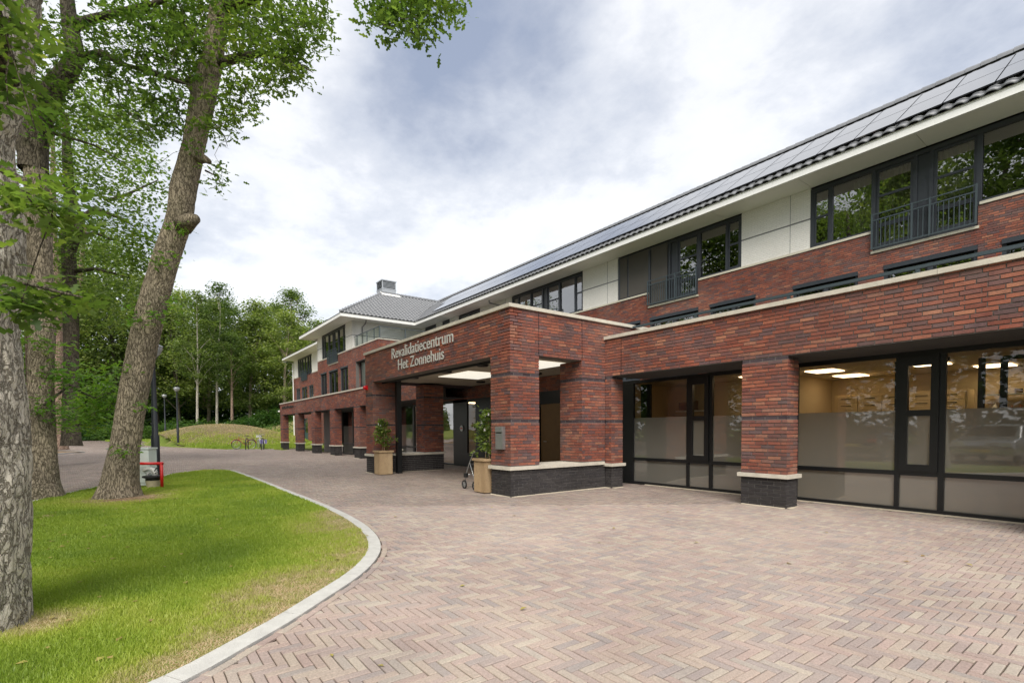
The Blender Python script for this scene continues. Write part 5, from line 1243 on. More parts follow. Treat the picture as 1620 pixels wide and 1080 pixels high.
# tree 1: the big pale trunk at the left edge
D1 = 3.36; px1 = F_ / D1
def edge_center(u, r, D):
    lo, hi = -3., 3.
    for _ in range(40):
        x = (lo + hi) / 2 * D; a = math.atan2(x, D) + math.asin(min(.99, r / math.hypot(x, D)))
        if CX + F_ * math.tan(a) > u: hi = (lo + hi) / 2
        else: lo = (lo + hi) / 2
    return CX + F_ * (lo + hi) / 2
ed = [(57, 1010), (53, 900), (56, 800), (54, 700), (49, 640), (40, 560), (36, 480), (46, 415), (44, 324), (28, 235), (28, 185), (52, 90), (62, 0), (75, -150), (100, -500)]
wd = [.50, .44, .43, .43, .42, .40, .39, .41, .40, .36, .35, .35, .34, .32, .26]
wd = [w * .92 for w in wd]; pts = [at(edge_center(u, w * 1.02, D1), v, D1) for (u, v), w in zip(ed, wd)]; pts = [at(edge_center(ed[0][0], wd[0] * 1.05, D1), 1035, D1) - np.array([0, 0, .06])] + pts; wd = [.56] + wd
t1 = empty('oak_tree', tuple(at(-60, 1010, D1)), 'thick pale oak with deeply furrowed bark, cut by the left edge', 'tree', 'old oaks on the lawn')
V, Q = trunk_mesh(pts, wd, 330, 760, .016, (19, 4.2), 3, .10); MB().add(V, Q).build('trunk', MATS['bark_pale'], t1, smooth=True)
limbs('branch', t1, 'bark_dark', [(path([(0, 265), (60, 300), (105, 330)], [3.3, 3.1, 2.9]), [.03, .015, .006]), (path([(-10, 445), (45, 448), (95, 462), (130, 470)], [3.2, 3.0, 2.8, 2.7]), [.022, .013, .007, .004]), (path([(0, 120), (-60, -100), (-100, -400)], [3.3, 2.6, 2.]), [.10, .08, .05]), (path([(50, -60), (300, -300), (620, -260), (700, -60), (690, 40)], [3.4, 4.2, 5.3, 5.9, 6.1]), [.12, .07, .035, .012, .004])])
oak_crown([(40, 310, 60, 20, 2.9, .2, 8, .1), (95, 335, 40, 16, 2.75, .15, 6, .1), (60, 462, 62, 20, 2.9, .2, 9), (30, 478, 40, 16, 3., .2, 4), (5, 50, 40, 50, 3.0, .3, 8, .1), (0, 150, 22, 50, 3.0, .2, 6, .1)], .085, 'shoots', t1, 31, per=20, spread=.085, tb=.05)
oak_crown([(-300, -250, 300, 260, 4.2, 1.8, 90), (300, -430, 420, 200, 6., 2., 60), (-900, 0, 400, 500, 5, 3, 90)], .12, 'crown', t1, 32, per=20, spread=.26, full=False)

# tree 2: darker oak behind the first, forking to the right
D2 = 10.4
t2c = [(66, 800), (66, 760), (66, 700), (65, 600), (68, 500), (62, 400), (62, 341), (55, 260)]
t2r = [.46, .34, .29, .265, .27, .26, .25, .24]
t2 = empty('oak_tree', tuple(at(66, 790, D2)), 'dark crooked oak behind the pale one, its stem forking against the sky', 'tree', 'old oaks on the lawn')
V, Q = trunk_mesh(path(t2c, D2), [r * .80 for r in t2r], 150, 330, .010, (20, 5.), 5, .35); MB().add(V, Q).build('trunk', MATS['bark_oak'], t2, smooth=True)
up = path([(52, 270), (56, 205), (86, 140), (117, 95), (112, 46), (106, 0), (98, -90), (120, -220)], D2)
V, Q = trunk_mesh(up, [.25, .24, .20, .17, .15, .13, .11, .08], 60, 160, .006, (20, 5.), 6); MB().add(V, Q).build('fork', MATS['bark_dark'], t2, smooth=True)
up = path([(55, 270), (30, 190), (18, 100), (5, 0), (-20, -150)], D2); V, Q = trunk_mesh(up, [.22, .17, .14, .12, .09], 40, 100, .005, (20, 5.), 6); MB().add(V, Q).build('fork', MATS['bark_dark'], t2, smooth=True)
lb_ = [(path([(120, 40), (150, 30), (195, 18), (250, 4), (310, -20)], [10.4, 10.3, 10.1, 9.9, 9.7]), [.11, .085, .06, .045, .02]), (path([(125, 92), (160, 84), (200, 104), (255, 118), (300, 135)], [10.4, 10.2, 10., 9.8, 9.5]), [.09, .07, .045, .03, .012]), (path([(60, 205), (100, 215), (150, 230), (200, 260)], [10.4, 10.6, 10.9, 11.1]), [.05, .03, .018, .008]),
       (path([(70, 640), (110, 610), (150, 630), (180, 615)], [10.2, 10.9, 11.6, 12.]), [.03, .018, .01, .006])]
limbs('branch', t2, 'bark_dark', lb_)
oak_crown([(190, 60, 120, 70, 9.9, .9, 120), (110, 110, 90, 90, 10.3, 1.0, 110), (230, 130, 100, 60, 9.8, .8, 90), (260, 30, 100, 55, 9.7, .9, 90), (60, 180, 60, 80, 10.4, .8, 60), (180, 190, 110, 50, 10.2, .9, 80, .05), (30, 40, 60, 60, 10, 1, 60), (255, 185, 70, 40, 9.7, .6, 40)], .105, 'crown', t2, 41, per=20, spread=.13, dens=.44)
oak_crown([(90, 290, 34, 20, 10.2, .3, 10, .2), (75, 200, 40, 25, 10.1, .3, 12, .1), (100, 480, 20, 14, 10.1, .2, 5, .2), (62, 535, 18, 12, 10.1, .2, 4, .2), (92, 548, 14, 8, 10.1, .2, 3, .1)], .10, 'shoots', t2, 42, per=16, spread=.16, mat='young_leaf')
oak_crown([(95, 600, 38, 22, 10.6, .3, 16), (75, 640, 24, 26, 10.3, .3, 12), (105, 660, 18, 12, 10.6, .2, 5), (100, 585, 28, 12, 10.5, .2, 6)], .105, 'low_shoots', t2, 43, per=18, spread=.17, mat='young_leaf', tb=-.15)
oak_crown([(150, 640, 40, 22, 12.4, .6, 22), (165, 620, 30, 26, 12.4, .6, 18), (130, 665, 34, 14, 12.2, .5, 14), (185, 595, 14, 16, 12.3, .3, 6)], .12, 'low_shoots', t2, 44, per=22, spread=.24, mat='young_leaf', tb=-.1)

# tree 3: the leaning oak in the middle of the lawn
D3 = 10.3
t3c = [(187, 798), (190, 765), (197, 710), (208, 640), (222, 570), (237, 500), (260, 417), (283, 347), (290, 300), (306, 231), (322, 150), (336, 93), (342, 50), (352, 0), (362, -60)]
t3r = [.50, .40, .335, .325, .32, .325, .30, .285, .30, .255, .285, .25, .22, .24, .20]
t3 = empty('oak_tree', tuple(at(187, 792, D3)), 'tall oak leaning to the right, with a sawn branch stub halfway up its trunk', 'tree', 'old oaks on the lawn')
V, Q = trunk_mesh(path(t3c, D3), [r * .80 for r in t3r], 190, 620, .0085, (24, 5.), 8, .32); MB().add(V, Q).build('trunk', MATS['bark_oak'], t3, smooth=True)
st = MB(); st.tube([tuple(p) for p in path([(290, 356), (303, 348), (311, 346)], [10.2, 10.05, 10.0])], [.19, .13, .085], 16); st.build('branch_stub', MATS['bark_oak'], t3, smooth=True)
st = MB(); st.tube([tuple(p) for p in path([(316, 250), (325, 252), (331, 256)], [10.2, 10.1, 10.05])], [.11, .07, .05], 12); st.tube([tuple(p) for p in path([(312, 150), (303, 140), (300, 134)], [10.2, 10.15, 10.1])], [.12, .07, .05], 10); st.build('branch_stub', MATS['bark_oak'], t3, smooth=True)
limbs('branch', t3, 'bark_dark', [(path([(352, 10), (390, 0), (450, -30), (520, -60)], [10.3, 10.1, 9.6, 9.]), [.16, .13, .08, .04]), (path([(345, 100), (385, 90), (420, 84), (470, 100), (495, 115)], [10.3, 10., 9.7, 9.4, 9.2]), [.10, .08, .045, .02, .006]), (path([(330, 120), (290, 130), (240, 118)], [10.3, 10.5, 10.8]), [.08, .05, .02]), (path([(360, -50), (330, -160), (300, -320)], D3), [.16, .12, .07]), (path([(362, -60), (450, -220), (620, -330)], [10.3, 9.5, 8.5]), [.15, .1, .05]), (path([(335, 190), (355, 215), (360, 232)], [10.2, 10.1, 10.]), [.02, .01, .004]), (path([(325, 270), (345, 280), (352, 300)], [10.2, 10.1, 10.]), [.02, .01, .004])])
oak_crown([(345, 20, 110, 50, 10.4, .5, 95), (420, 40, 80, 60, 9.8, .8, 100), (480, 40, 50, 55, 9.4, .7, 60), (430, 100, 75, 40, 9.6, .6, 80), (385, 150, 60, 40, 9.8, .6, 46), (350, 190, 34, 36, 10, .5, 24), (300, 90, 60, 60, 10.2, .8, 60), (355, 212, 16, 20, 10, .2, 6), (340, 282, 18, 30, 10, .3, 9), (290, 20, 60, 60, 10.2, .8, 60), (372, 70, 16, 50, 9.9, .3, 14, .3)], .105, 'crown', t3, 51, per=20, spread=.135, dens=.60)
oak_crown([(655, 22, 42, 36, 6.1, .5, 24), (608, 20, 26, 28, 6.1, .4, 13), (712, 8, 26, 22, 6.1, .3, 9), (660, -60, 90, 40, 6., .8, 22)], .085, 'hanging_spray', t3, 52, per=24, spread=.12)
oak_crown([(300, -230, 420, 180, 10, 2.2, 150), (620, -260, 260, 150, 8.5, 2., 70), (0, -300, 300, 200, 11, 2.5, 90), (200, -600, 600, 280, 12, 3, 110)], .15, 'upper_crown', t3, 53, per=22, spread=.34, full=False)
oak_crown([(238, 265, 14, 10, 10.1, .1, 3), (304, 232, 14, 10, 10., .1, 3), (243, 500, 20, 14, 9.95, .1, 5), (212, 490, 12, 10, 10., .1, 2), (198, 585, 10, 6, 10., .1, 2), (228, 640, 10, 8, 9.95, .1, 2), (195, 714, 12, 8, 9.9, .1, 3), (265, 410, 20, 16, 10., .1, 5), (280, 360, 20, 12, 9.95, .1, 4), (290, 150, 18, 14, 10, .1, 4), (270, 470, 14, 16, 10, .1, 3), (210, 505, 10, 10, 10., .1, 2)], .09, 'shoots', t3, 54, per=12, spread=.10, mat='young_leaf', tb=-.1)
# bare soil at the foot
for lab, (cx_, cy_), r0 in (('a', at(205, 797, 10.0)[:2], 1.15), ('b', at(75, 830, 8.0)[:2], .3)):
    m = MB(); n = 40; R = r0 * (1 + .3 * np.sin(np.arange(n) * .9) * RNG.random(n)); th = np.arange(n) / n * 2 * math.pi
    V = [(cx_, cy_, .045)] + [(cx_ + math.cos(t) * r * 1.05, cy_ + math.sin(t) * r * .6, .014) for t, r in zip(th, R)]; m.add(V, t=[(0, 1 + i, 1 + (i + 1) % n) for i in range(n)]); m.build('bare_soil', MATS['tree_dirt'], None, kind='structure', smooth=True)

# pale tree on the island, slim leaning tree, mid-distance oak
def mid_tree(name, label, cat, trunk, rad, depth, mat, blobs, seed, limb=(), group=None, leafsize=.2, per=26, spread=.5, lm='wood_leaf', full=False):
    t = empty(name, tuple(at(*trunk[0], depth)), label, cat, group)
    V, Q = trunk_mesh(path(trunk, depth), rad, 40, 90, .0, seed=seed, flare=.25); MB().add(V, Q).build('trunk', MATS[mat], t, smooth=True)
    if limb: limbs('branch', t, 'bark_dark', [(path(p, depth), r) for p, r in limb], 7)
    if blobs: oak_crown(blobs, leafsize, 'crown', t, seed, per=per, spread=spread, mat=lm, full=full)
    return t
mid_tree('maple_tree', 'straight pale trunk standing on the small soil island beyond the lawn', 'tree', [(97, 711), (96, 690), (95, 640), (95, 600), (92, 560), (93, 500), (88, 430), (84, 340), (84, 200)], [.42, .36, .34, .33, .33, .31, .26, .2, .1], 37.5, 'bark_reddish', [(70, 330, 90, 110, 37, 4, 70), (150, 420, 80, 60, 36, 4, 60), (110, 250, 90, 80, 37, 4, 50)], 61, group='trees beyond the lawn')
mid_tree('slim_tree', 'slim reddish trunk leaning right, between the pale island tree and the dark wood', 'tree', [(100, 668), (103, 620), (107, 570), (112, 540), (118, 510), (126, 440), (135, 360)], [.34, .32, .30, .28, .27, .2, .12], 44, 'bark_reddish', [(150, 400, 70, 60, 43, 4, 50), (190, 470, 60, 50, 42, 4, 50)], 62, group='trees beyond the lawn')
mid_tree('slim_tree', 'narrow trunk seen in the gap between the two left oaks', 'tree', [(50, 700), (50, 600), (48, 520), (46, 440), (44, 330)], [.24, .22, .22, .2, .15], 26, 'bark_reddish', [], 63, group='trees beyond the lawn')
mid_tree('young_oak', 'leafy oak with a dark stem and spreading side limbs behind the leaning oak', 'tree', [(112, 705), (113, 600), (112, 500), (110, 440), (108, 380), (110, 320), (106, 240), (104, 180)], [.32, .26, .26, .25, .24, .2, .16, .1], 21, 'bark_dark',
         [(150, 240, 110, 70, 21, 2., 110, .1), (200, 300, 75, 70, 20.5, 2., 90, .12), (150, 380, 110, 60, 21, 2., 110, .05), (215, 400, 60, 50, 20, 1.6, 60, .1), (90, 330, 60, 90, 21, 2, 60), (120, 480, 100, 50, 22, 2, 90, .05), (190, 480, 60, 60, 21, 2, 70, .1), (180, 200, 80, 40, 21, 1.5, 50, .15), (150, 160, 120, 50, 21, 2, 70, .1)], 64,
         [([(110, 400), (122, 370), (130, 345), (150, 330), (190, 345), (215, 360)], [.2, .17, .13, .1, .06, .02]), ([(128, 350), (124, 330), (118, 312)], [.1, .07, .04]), ([(125, 375), (150, 368), (175, 378), (200, 385)], [.09, .07, .05, .02]), ([(112, 430), (150, 425), (180, 432), (205, 440)], [.09, .07, .05, .02]), ([(170, 318), (200, 308), (250, 285)], [.07, .06, .02])],
         group='trees beyond the lawn', leafsize=.15, per=20, spread=.30, lm='oak_leaf', full=False)

# ------------------------------------------------------------------ the wood
def tree_template(name, H, R, seed, trunk_mat, tr_, clumps=150, per=62, sz=.34, base=.32, mat='wood_leaf', shape='round'):
    rg = np.random.default_rng(seed); t = empty(name, (0, 0, 0)); lean = rg.normal(0, .03 * H, 2)
    pts = [(0, 0, -.5), (0, 0, 0), (lean[0] * .2, lean[1] * .2, H * .25), (lean[0] * .6, lean[1] * .4, H * .5), (lean[0], lean[1], H * .75), (lean[0], lean[1], H * .95)]
    V, Q = trunk_mesh(pts, [tr_ * 1.3, tr_ * 1.1, tr_ * .9, tr_ * .7, tr_ * .4, tr_ * .12], 10, 24, seed=seed); MB().add(V, Q).build('trunk', MATS[trunk_mat], t, smooth=True)
    C = []; 
    for i in range(clumps):
        z = base + (1 - base) * rg.random(); w = math.sin(math.pi * min(1, (z - base) / (1 - base) * .86 + .14)) ** .7 if shape == 'round' else (1 - (z - base) / (1 - base)) ** .6 + .08
        a = rg.random() * 6.283; r = R * w * (.35 + .65 * rg.random() ** .5); C.append((math.cos(a) * r + lean[0] * z, math.sin(a) * r + lean[1] * z, z * H, rg.random()))
    C = np.array(C); n = len(C); P = C[:, None, :3] + rg.normal(0, 1, (n, per, 3)) * np.array([.75, .75, .42]) * (R / 4.5)
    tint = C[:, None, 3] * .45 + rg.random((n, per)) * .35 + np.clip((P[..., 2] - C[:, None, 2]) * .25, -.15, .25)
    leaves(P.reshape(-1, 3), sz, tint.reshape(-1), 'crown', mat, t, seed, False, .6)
    m = MB()
    for i in range(0, n, 9):
        c = C[i]; z0 = max(.2 * H, c[2] - math.hypot(c[0], c[1]) * .7 - 1); m.tube([(lean[0] * z0 / H, lean[1] * z0 / H, z0), (c[0] * .55, c[1] * .55, (z0 + c[2]) / 2 + .3), (c[0], c[1], c[2])], [tr_ * .3, tr_ * .18, .03], 5)
    m.build('branch', MATS[trunk_mat], t); return t
TPL = [tree_template('broadleaf_tree', 19, 4.6, 101, 'bark_dark', .26, 170), tree_template('broadleaf_tree', 17, 4.2, 102, 'bark_oak', .24, 150, base=.2), tree_template('birch_tree', 20, 3.0, 103, 'bark_pale', .17, 110, per=50, sz=.28, base=.42), tree_template('pine_tree', 19, 3.4, 104, 'bark_reddish', .24, 110, per=70, sz=.26, base=.5, shape='round')]
LBL = ['dark broadleaf tree', 'bushy broadleaf tree', 'slender birch with a pale stem', 'tall reddish-stemmed pine']
used = set()
def plant(k, u, f, s, extra, grp='trees of the wood beyond the mound', h=None):
    x, y = FW * f + RT * ((u - CX) / F_ * f); src = TPL[k]
    if k not in used: o = src; used.add(k)
    else: o = copy_tree(src)
    o.location = (x, y, float(mound(x, y)) - .05); o.scale = (s, s, s * (h or 1)); o.rotation_euler = (0, 0, random.uniform(0, 6.28)); o['label'] = LBL[k] + ' ' + extra; o['category'] = 'tree'; o['group'] = grp
    return o
ROW = [(2, 313, 69, .98, 'leaning near the top of the mound', 1.0), (2, 343, 71, 1.08, 'behind the middle of the mound', 1.), (3, 368, 70, .80, 'with bare yellowish trunk, right of the mound', .9),
       (0, 285, 76, 1.02, 'just behind the far lamp post', 1.), (1, 330, 82, 1.15, 'in the second row of the wood behind the birches', 1.1), (1, 395, 75, 1.0, 'to the right of the bare stemmed pine', 1.), (0, 425, 78, 1.0, 'above the two parked bicycles', 1.), (1, 450, 74, .92, 'beside the far end of the building', 1.), (3, 470, 84, 1.15, 'rising behind the end of the roof, at the right of the wood', 1.), (3, 440, 90, 1.18, 'poking above the crowns over the bicycles', 1.), (2, 408, 90, 1.1, 'with a thin crown in the skyline over the bicycles', 1.), (0, 250, 80, 1.15, 'in the shade behind the lamp by the leaning oak', 1.1), (1, 225, 76, 1.1, 'hidden behind the leaning oak', 1.1), (0, 190, 74, 1.2, 'left of the leaning oak, dark beneath', 1.2), (1, 150, 78, 1.2, 'in the darkest part of the wood between the oaks', 1.2), (0, 120, 70, 1.2, 'behind the slim leaning trunk', 1.2), (1, 80, 76, 1.2, 'seen between the left oaks', 1.2), (0, 30, 74, 1.25, 'hidden behind the near pale oak', 1.2), (0, 372, 86, 1.05, 'in the skyline right of the birches', 1.1), (1, 480, 92, 1.05, 'behind the white eaves', 1.), (0, 300, 92, 1.15, 'in the back row over the lamp posts', 1.15), (0, 520, 98, 1.0, 'far back behind the building', 1.), (1, 260, 96, 1.2, 'in the back row behind the leaning oak', 1.2)]
for k, u, f, s, ex, h in ROW: plant(k, u, f, s, ex, h=h)
for i, (k, x, y, s) in enumerate([(0, -6, -12, .9), (1, -12, -13, .95), (1, -18, -11, .85), (0, -24, -14, 1), (1, -31, -12, 1), (0, -9, -20, 1.1), (1, -16, -21, 1.1)]):
    src = TPL[k]; o = copy_tree(src); o.location = (x, y, 0); o.scale = (s * 1.2, s * 1.2, s * 1.32); o.rotation_euler = (0, 0, i * 1.3); o['label'] = 'leafy tree mirrored in the upper windows'; o['category'] = 'tree'; o['group'] = 'trees across the drive, seen only as reflections'
# dark depth of the wood and undergrowth
rg = np.random.default_rng(5)
def scatter(n, u0, u1, f0, f1, z0, z1):
    u = u0 + (u1 - u0) * rg.random(n); f = f0 + (f1 - f0) * rg.random(n); r = (u - CX) / F_ * f; X = FW[0] * f + RT[0] * r; Y = FW[1] * f + RT[1] * r; return np.stack([X, Y, mound(X, Y) + z0 + (z1 - z0) * rg.random(n)], 1)
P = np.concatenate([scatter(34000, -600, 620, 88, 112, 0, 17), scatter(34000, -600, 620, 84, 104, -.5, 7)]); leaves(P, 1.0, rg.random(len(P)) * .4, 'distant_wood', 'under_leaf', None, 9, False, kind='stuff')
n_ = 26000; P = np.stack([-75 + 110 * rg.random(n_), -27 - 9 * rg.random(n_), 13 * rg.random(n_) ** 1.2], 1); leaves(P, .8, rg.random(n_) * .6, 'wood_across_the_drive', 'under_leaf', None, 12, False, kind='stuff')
def bush_template(R, H, seed, n=2600, sz=.17, mat='under_leaf'):
    g = np.random.default_rng(seed); t = empty('bush', (0, 0, 0)); C = g.normal(size=(n // 30, 3)); C /= np.linalg.norm(C, axis=1)[:, None]; C *= (g.random(len(C)) ** .4)[:, None]; C = np.stack([C[:, 0] * R, C[:, 1] * R, np.abs(C[:, 2]) * H], 1)
    P = (C[:, None] + g.normal(0, .22 * R / 1.3, (len(C), 30, 3))).reshape(-1, 3); P[:, 2] = np.maximum(P[:, 2], .03); leaves(P, sz, np.repeat(g.random(len(C)) * .5, 30) + g.random(len(P)) * .4, 'foliage', mat, t, seed, False)
    m = MB()
    for i in range(6): a = i; m.tube([(0, 0, -.1), (math.cos(a) * R * .3, math.sin(a) * R * .3, H * .4), (math.cos(a) * R * .6, math.sin(a) * R * .6, H * .75)], [.03, .02, .008], 5)
    m.build('stem', MATS['bark_dark'], t); return t
BT = [bush_template(1.5, 1.9, 201), bush_template(1.1, 1.5, 202)]; bu = set()
bl = [(k % 2, u, f, s) for k, (u, f, s) in enumerate([(20, 66, 1.2), (60, 64, 1.1), (105, 66, 1.3), (128, 64, 1.0), (150, 66, 1.3), (172, 65, 1.1), (205, 66, 1.3), (232, 67, 1.2), (248, 66, 1.0), (264, 67, 1.4), (276, 68, 1.3), (292, 67, 1.3), (302, 66, 1.5), (322, 66, 1.0), (352, 66, 1.1), (362, 67, 1.0), (378, 68, 1.1), (386, 67, 1.4), (398, 70, 1.1), (410, 71, 1.2), (424, 72, 1.3), (436, 72, 1.4), (447, 72, 1.2), (-40, 60, 1.3), (-100, 60, 1.3), (340, 80, 1.6), (190, 72, 1.5), (90, 72, 1.5)])]
where = ['behind the near pale oak', 'between the left oaks, low at the road', 'by the foot of the slim leaning trunk', 'right of the island tree', 'at the wood edge in the middle of the oak gap', 'just left of the leaning oak', 'behind the foot of the leaning oak', 'left of the lamp post by the oak', 'at the road end behind the lamp post', 'by the far lamp post', 'left of the mound', 'behind the left flank of the mound', 'at the foot of the leaning birch', 'behind the top of the mound, left', 'behind the top of the mound, right', 'at the foot of the bare stemmed pine', 'just right of the mound', 'above the red bicycle', 'over the right flank of the mound', 'above the gap between the bicycles', 'above the pale bicycle', 'left of the colonnade', 'against the end of the colonnade', 'far left, outside the oaks', 'at the extreme left of the wood', 'deep in the wood behind the mound', 'deep in the wood left of the leaning oak', 'deep in the wood between the left oaks']
for (k, u, f, s), wh in zip(bl, where):
    x, y = FW * f + RT * ((u - CX) / F_ * f)
    if k not in bu: o = BT[k]; bu.add(k)
    else: o = copy_tree(BT[k])
    o.location = (x, y, float(mound(x, y)) - .05); o.scale = (s * 1.3, s * 1.3, s); o.rotation_euler = (0, 0, u); o['label'] = 'green bush ' + wh; o['category'] = 'bush'; o['group'] = 'bushes along the edge of the wood'
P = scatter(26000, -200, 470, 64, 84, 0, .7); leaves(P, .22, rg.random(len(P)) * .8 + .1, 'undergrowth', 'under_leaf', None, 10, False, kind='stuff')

# ------------------------------------------------------------------ street furniture
def lamp_post(x, y, z, h, label, r=.06, parent=None):
    t = empty('street_lamp', (x, y, z), label, 'street lamp', 'street lamps along the drive')
    MB().lathe((x, y, z), [(r * 1.25, -.1), (r * 1.25, h * .32), (r * .95, h * .33), (r * .6, h - .42), (r * .6, h - .38), (0, h - .38)], 14).build('post', MATS['post_paint'], t, smooth=True)
    MB().lathe((x, y, z), [(.05, h - .42), (.10, h - .38), (.10, h - .34), (.03, h - .33)], 14).build('collar', MATS['post_paint'], t, smooth=True)
    MB().lathe((x, y, z), [(.10, h - .34), (.19, h - .24), (.245, h - .12), (.235, h - .05)], 18).build('lamp_shade', MATS['lamp_clear'], t, smooth=True)
    MB().lathe((x, y, z), [(.25, h - .06), (.25, h - .03), (.15, h + .02), (0, h + .035)], 18).build('cap', MATS['steel'], t, smooth=True)
    MB().lathe((x, y, z), [(.03, h - .33), (.05, h - .2), (.03, h - .08)], 10).build('bulb', MATS['white_paint'], t, smooth=True); return t
g1 = ground(282, 706.5); lamp_post(g1[0], g1[1], g1[2], 5.25, 'grey lamp post with a round glass head standing in front of the mound', .08)
f = 60.; p = FW * f + RT * ((262 - CX) / F_ * f); lamp_post(p[0], p[1], float(mound(*p)), 5.55, 'smaller looking far lamp post with a round glass head, left of the mound', .08)
g3 = ground(247.5, 757); lamp_post(g3[0], g3[1], g3[2], 3.85, 'dark lamp post directly behind the leaning oak, its head half hidden by the trunk', .085)
# utility cabinet
cb = empty('utility_cabinet', tuple(at(228, 768, 12.4)), 'pale green grey utility cabinet half hidden behind the leaning oak', 'utility cabinet')
c0 = ground(236.5, 771); a = .12
m = MB(); m.box(-.95, 0, 0, .30, .06, .93); b_ = m.build('body', MATS['cabinet_paint'], cb); m = MB(); m.box(-.97, .02, -.02, .32, .935, .97); l_ = m.build('lid', MATS['cabinet_paint'], cb); m = MB(); m.box(-.93, -.02, .02, .28, -.05, .055); q3 = m.build('base', MATS['concrete_beige'], cb)
m = MB(); m.box(-.46, -.02, -.012, -.002, .12, .88); d1 = m.build('door', MATS['cabinet_paint'], b_); m = MB(); m.box(-.93, -.49, -.012, -.002, .12, .88); d2 = m.build('door', MATS['cabinet_paint'], b_)
R3 = Matrix.Translation(Vector((c0[0], c0[1], 0))) @ Matrix.Rotation(math.atan2(RT[1], RT[0]) + .05, 4, 'Z')
for o in (b_, l_, q3): o.matrix_parent_inverse = Matrix.Translation(-Vector(cb.location)) @ R3
# red guard rail and the white pipes
rp = ground(256.5, 772.5); dirx = np.array([-RT[0], -RT[1]])
def rel(s, f, z): return (rp[0] - RT[0] * s + FW[0] * f, rp[1] - RT[1] * s + FW[1] * f, z)
gr = empty('guard_rail', (rp[0], rp[1], 0), 'red tubular guard rail next to the leaning oak, around the white pipes', 'guard rail')
m = MB(); m.tube([rel(0, 0, -.05), rel(0, 0, .60)], .034, 12); m.build('post', MATS['red_paint'], gr, smooth=True); m = MB(); m.tube([rel(-.034, 0, .60), rel(1.15, .02, .60)], .034, 12); m.build('top_bar', MATS['red_paint'], gr, smooth=True); m = MB(); m.tube([rel(1.15, .02, -.05), rel(1.15, .02, .565)], .034, 12); m.build('post', MATS['red_paint'], gr, smooth=True)
hy = empty('pipe_outlet', rel(.32, .1, 0), 'white curved pipes with dark levers in a black rimmed beige pot beside the red rail', 'pipe outlet')
c = rel(.30, .12, 0); MB().lathe(c, [(.0, 0), (.125, 0), (.155, .19), (0, .19)], 20).build('pot', MATS['concrete_beige'], hy, smooth=False)
MB().lathe(c, [(.15, .17), (.15, .24), (.215, .26), (.215, .30), (0, .30)], 20).build('rim', MATS['black_rubber'], hy)
m = MB(); a_ = rel(.22, .1, .3); m.tube([a_, rel(.22, .1, .38), rel(.26, .1, .44), rel(.34, .1, .475), rel(.42, .1, .47), rel(.50, .1, .42)], [.05, .05, .05, .048, .045, .045], 12); m.tube([rel(.31, .16, .3), rel(.31, .16, .36), rel(.38, .16, .385), rel(.44, .16, .36), rel(.45, .16, .3)], .03, 10); m.build('pipe', MATS['white_paint'], hy, smooth=True)
m = MB(); m.tube([rel(.21, .05, .41), rel(.17, .05, .47), rel(.13, .05, .50)], [.008, .014, .014], 6); m.build('lever', MATS['black_rubber'], hy); m = MB(); m.tube([rel(.2, .05, .36), rel(.13, .04, .39), rel(.07, .04, .38), rel(.06, .05, .32)], .010, 6); m.build('lever', MATS['black_rubber'], hy)

# planters with trained flowering shrubs
def planter(x, y, label, glabel, seed, h=.74, w=.42, ph=.95, lean=0.):
    t = empty('planter', (x, y, 0), label, 'planter', 'wooden planters of the entrance')
    k = 3; bw = w / k
    for s in range(k):
        for (a, b, c, d) in ((x + s * bw + .002, x + (s + 1) * bw - .002, y - .0, y + .025), (x + s * bw + .002, x + (s + 1) * bw - .002, y + w - .025, y + w)): MB().box(a, b, c, d, .02, h - .05, random.random()).build('plank', MATS['planter_wood'], t)
        for (a, b) in ((x - .0, x + .024), (x + w - .024, x + w + .001)): MB().box(a, b, y + .026 + s * (w - .052) / k + .001, y + .026 + (s + 1) * (w - .052) / k - .001, .02, h - .05, random.random()).build('plank', MATS['planter_wood'], t)
    for (a, b, c, d) in ((x - .035, x + w + .035, y - .035, y + .03), (x - .035, x + w + .035, y + w - .03, y + w + .035), (x - .035, x + .03, y + .031, y + w - .031), (x + w - .03, x + w + .035, y + .031, y + w - .031)): MB().box(a, b, c, d, h - .049, h).build('rim', MATS['planter_wood'], t)
    MB().box(x + .026, x + w - .026, y + .026, y + w - .026, .02, h - .06).build('soil', MATS['soil'], t)
    p = empty('flowering_shrub', (x + w / 2, y + w / 2, h - .06), glabel, 'shrub', 'flowering shrubs in the planters'); cx, cy = x + w / 2, y + w / 2
    g = np.random.default_rng(seed); n = 60; zz = g.random(n) ** .8; top = np.sin(np.clip(zz * 1.15 + .05, 0, 1) * math.pi * .93) ** .7
    C = np.stack([cx + g.normal(0, .085, n) * (.55 + top), cy + g.normal(0, .085, n) * (.55 + top), h + .10 + zz * ph], 1); P = (C[:, None] + g.normal(0, .045, (n, 13, 3))).reshape(-1, 3)
    leaves(P, .085, g.random(len(P)) * .75, 'foliage', 'oak_leaf', p, seed, False, .8)
    m = MB()
    for dx in (-.07, .07): m.tube([(cx + dx, cy, h - .06), (cx + dx * .9, cy + .02, h + ph * .5), (cx + dx * .5, cy, h + ph * .95)], [.010, .008, .004], 6)
    m.build('stem', MATS['planter_wood'], p)
    for i in range(7):
        c = C[g.integers(n)] + np.array([g.normal(0, .05) + .07, -.08 + g.normal(0, .02), 0]); fl = MB()
        for j in range(5):
            a = j * 1.2566; fl.add([c, c + [math.cos(a - .35) * .028, -.01, math.sin(a - .35) * .028], c + [math.cos(a) * .042, -.016, math.sin(a) * .042], c + [math.cos(a + .35) * .028, -.01, math.sin(a + .35) * .028]], [(0, 1, 2, 3)])
        fl.build('flower', MATS['flower_white'], p)
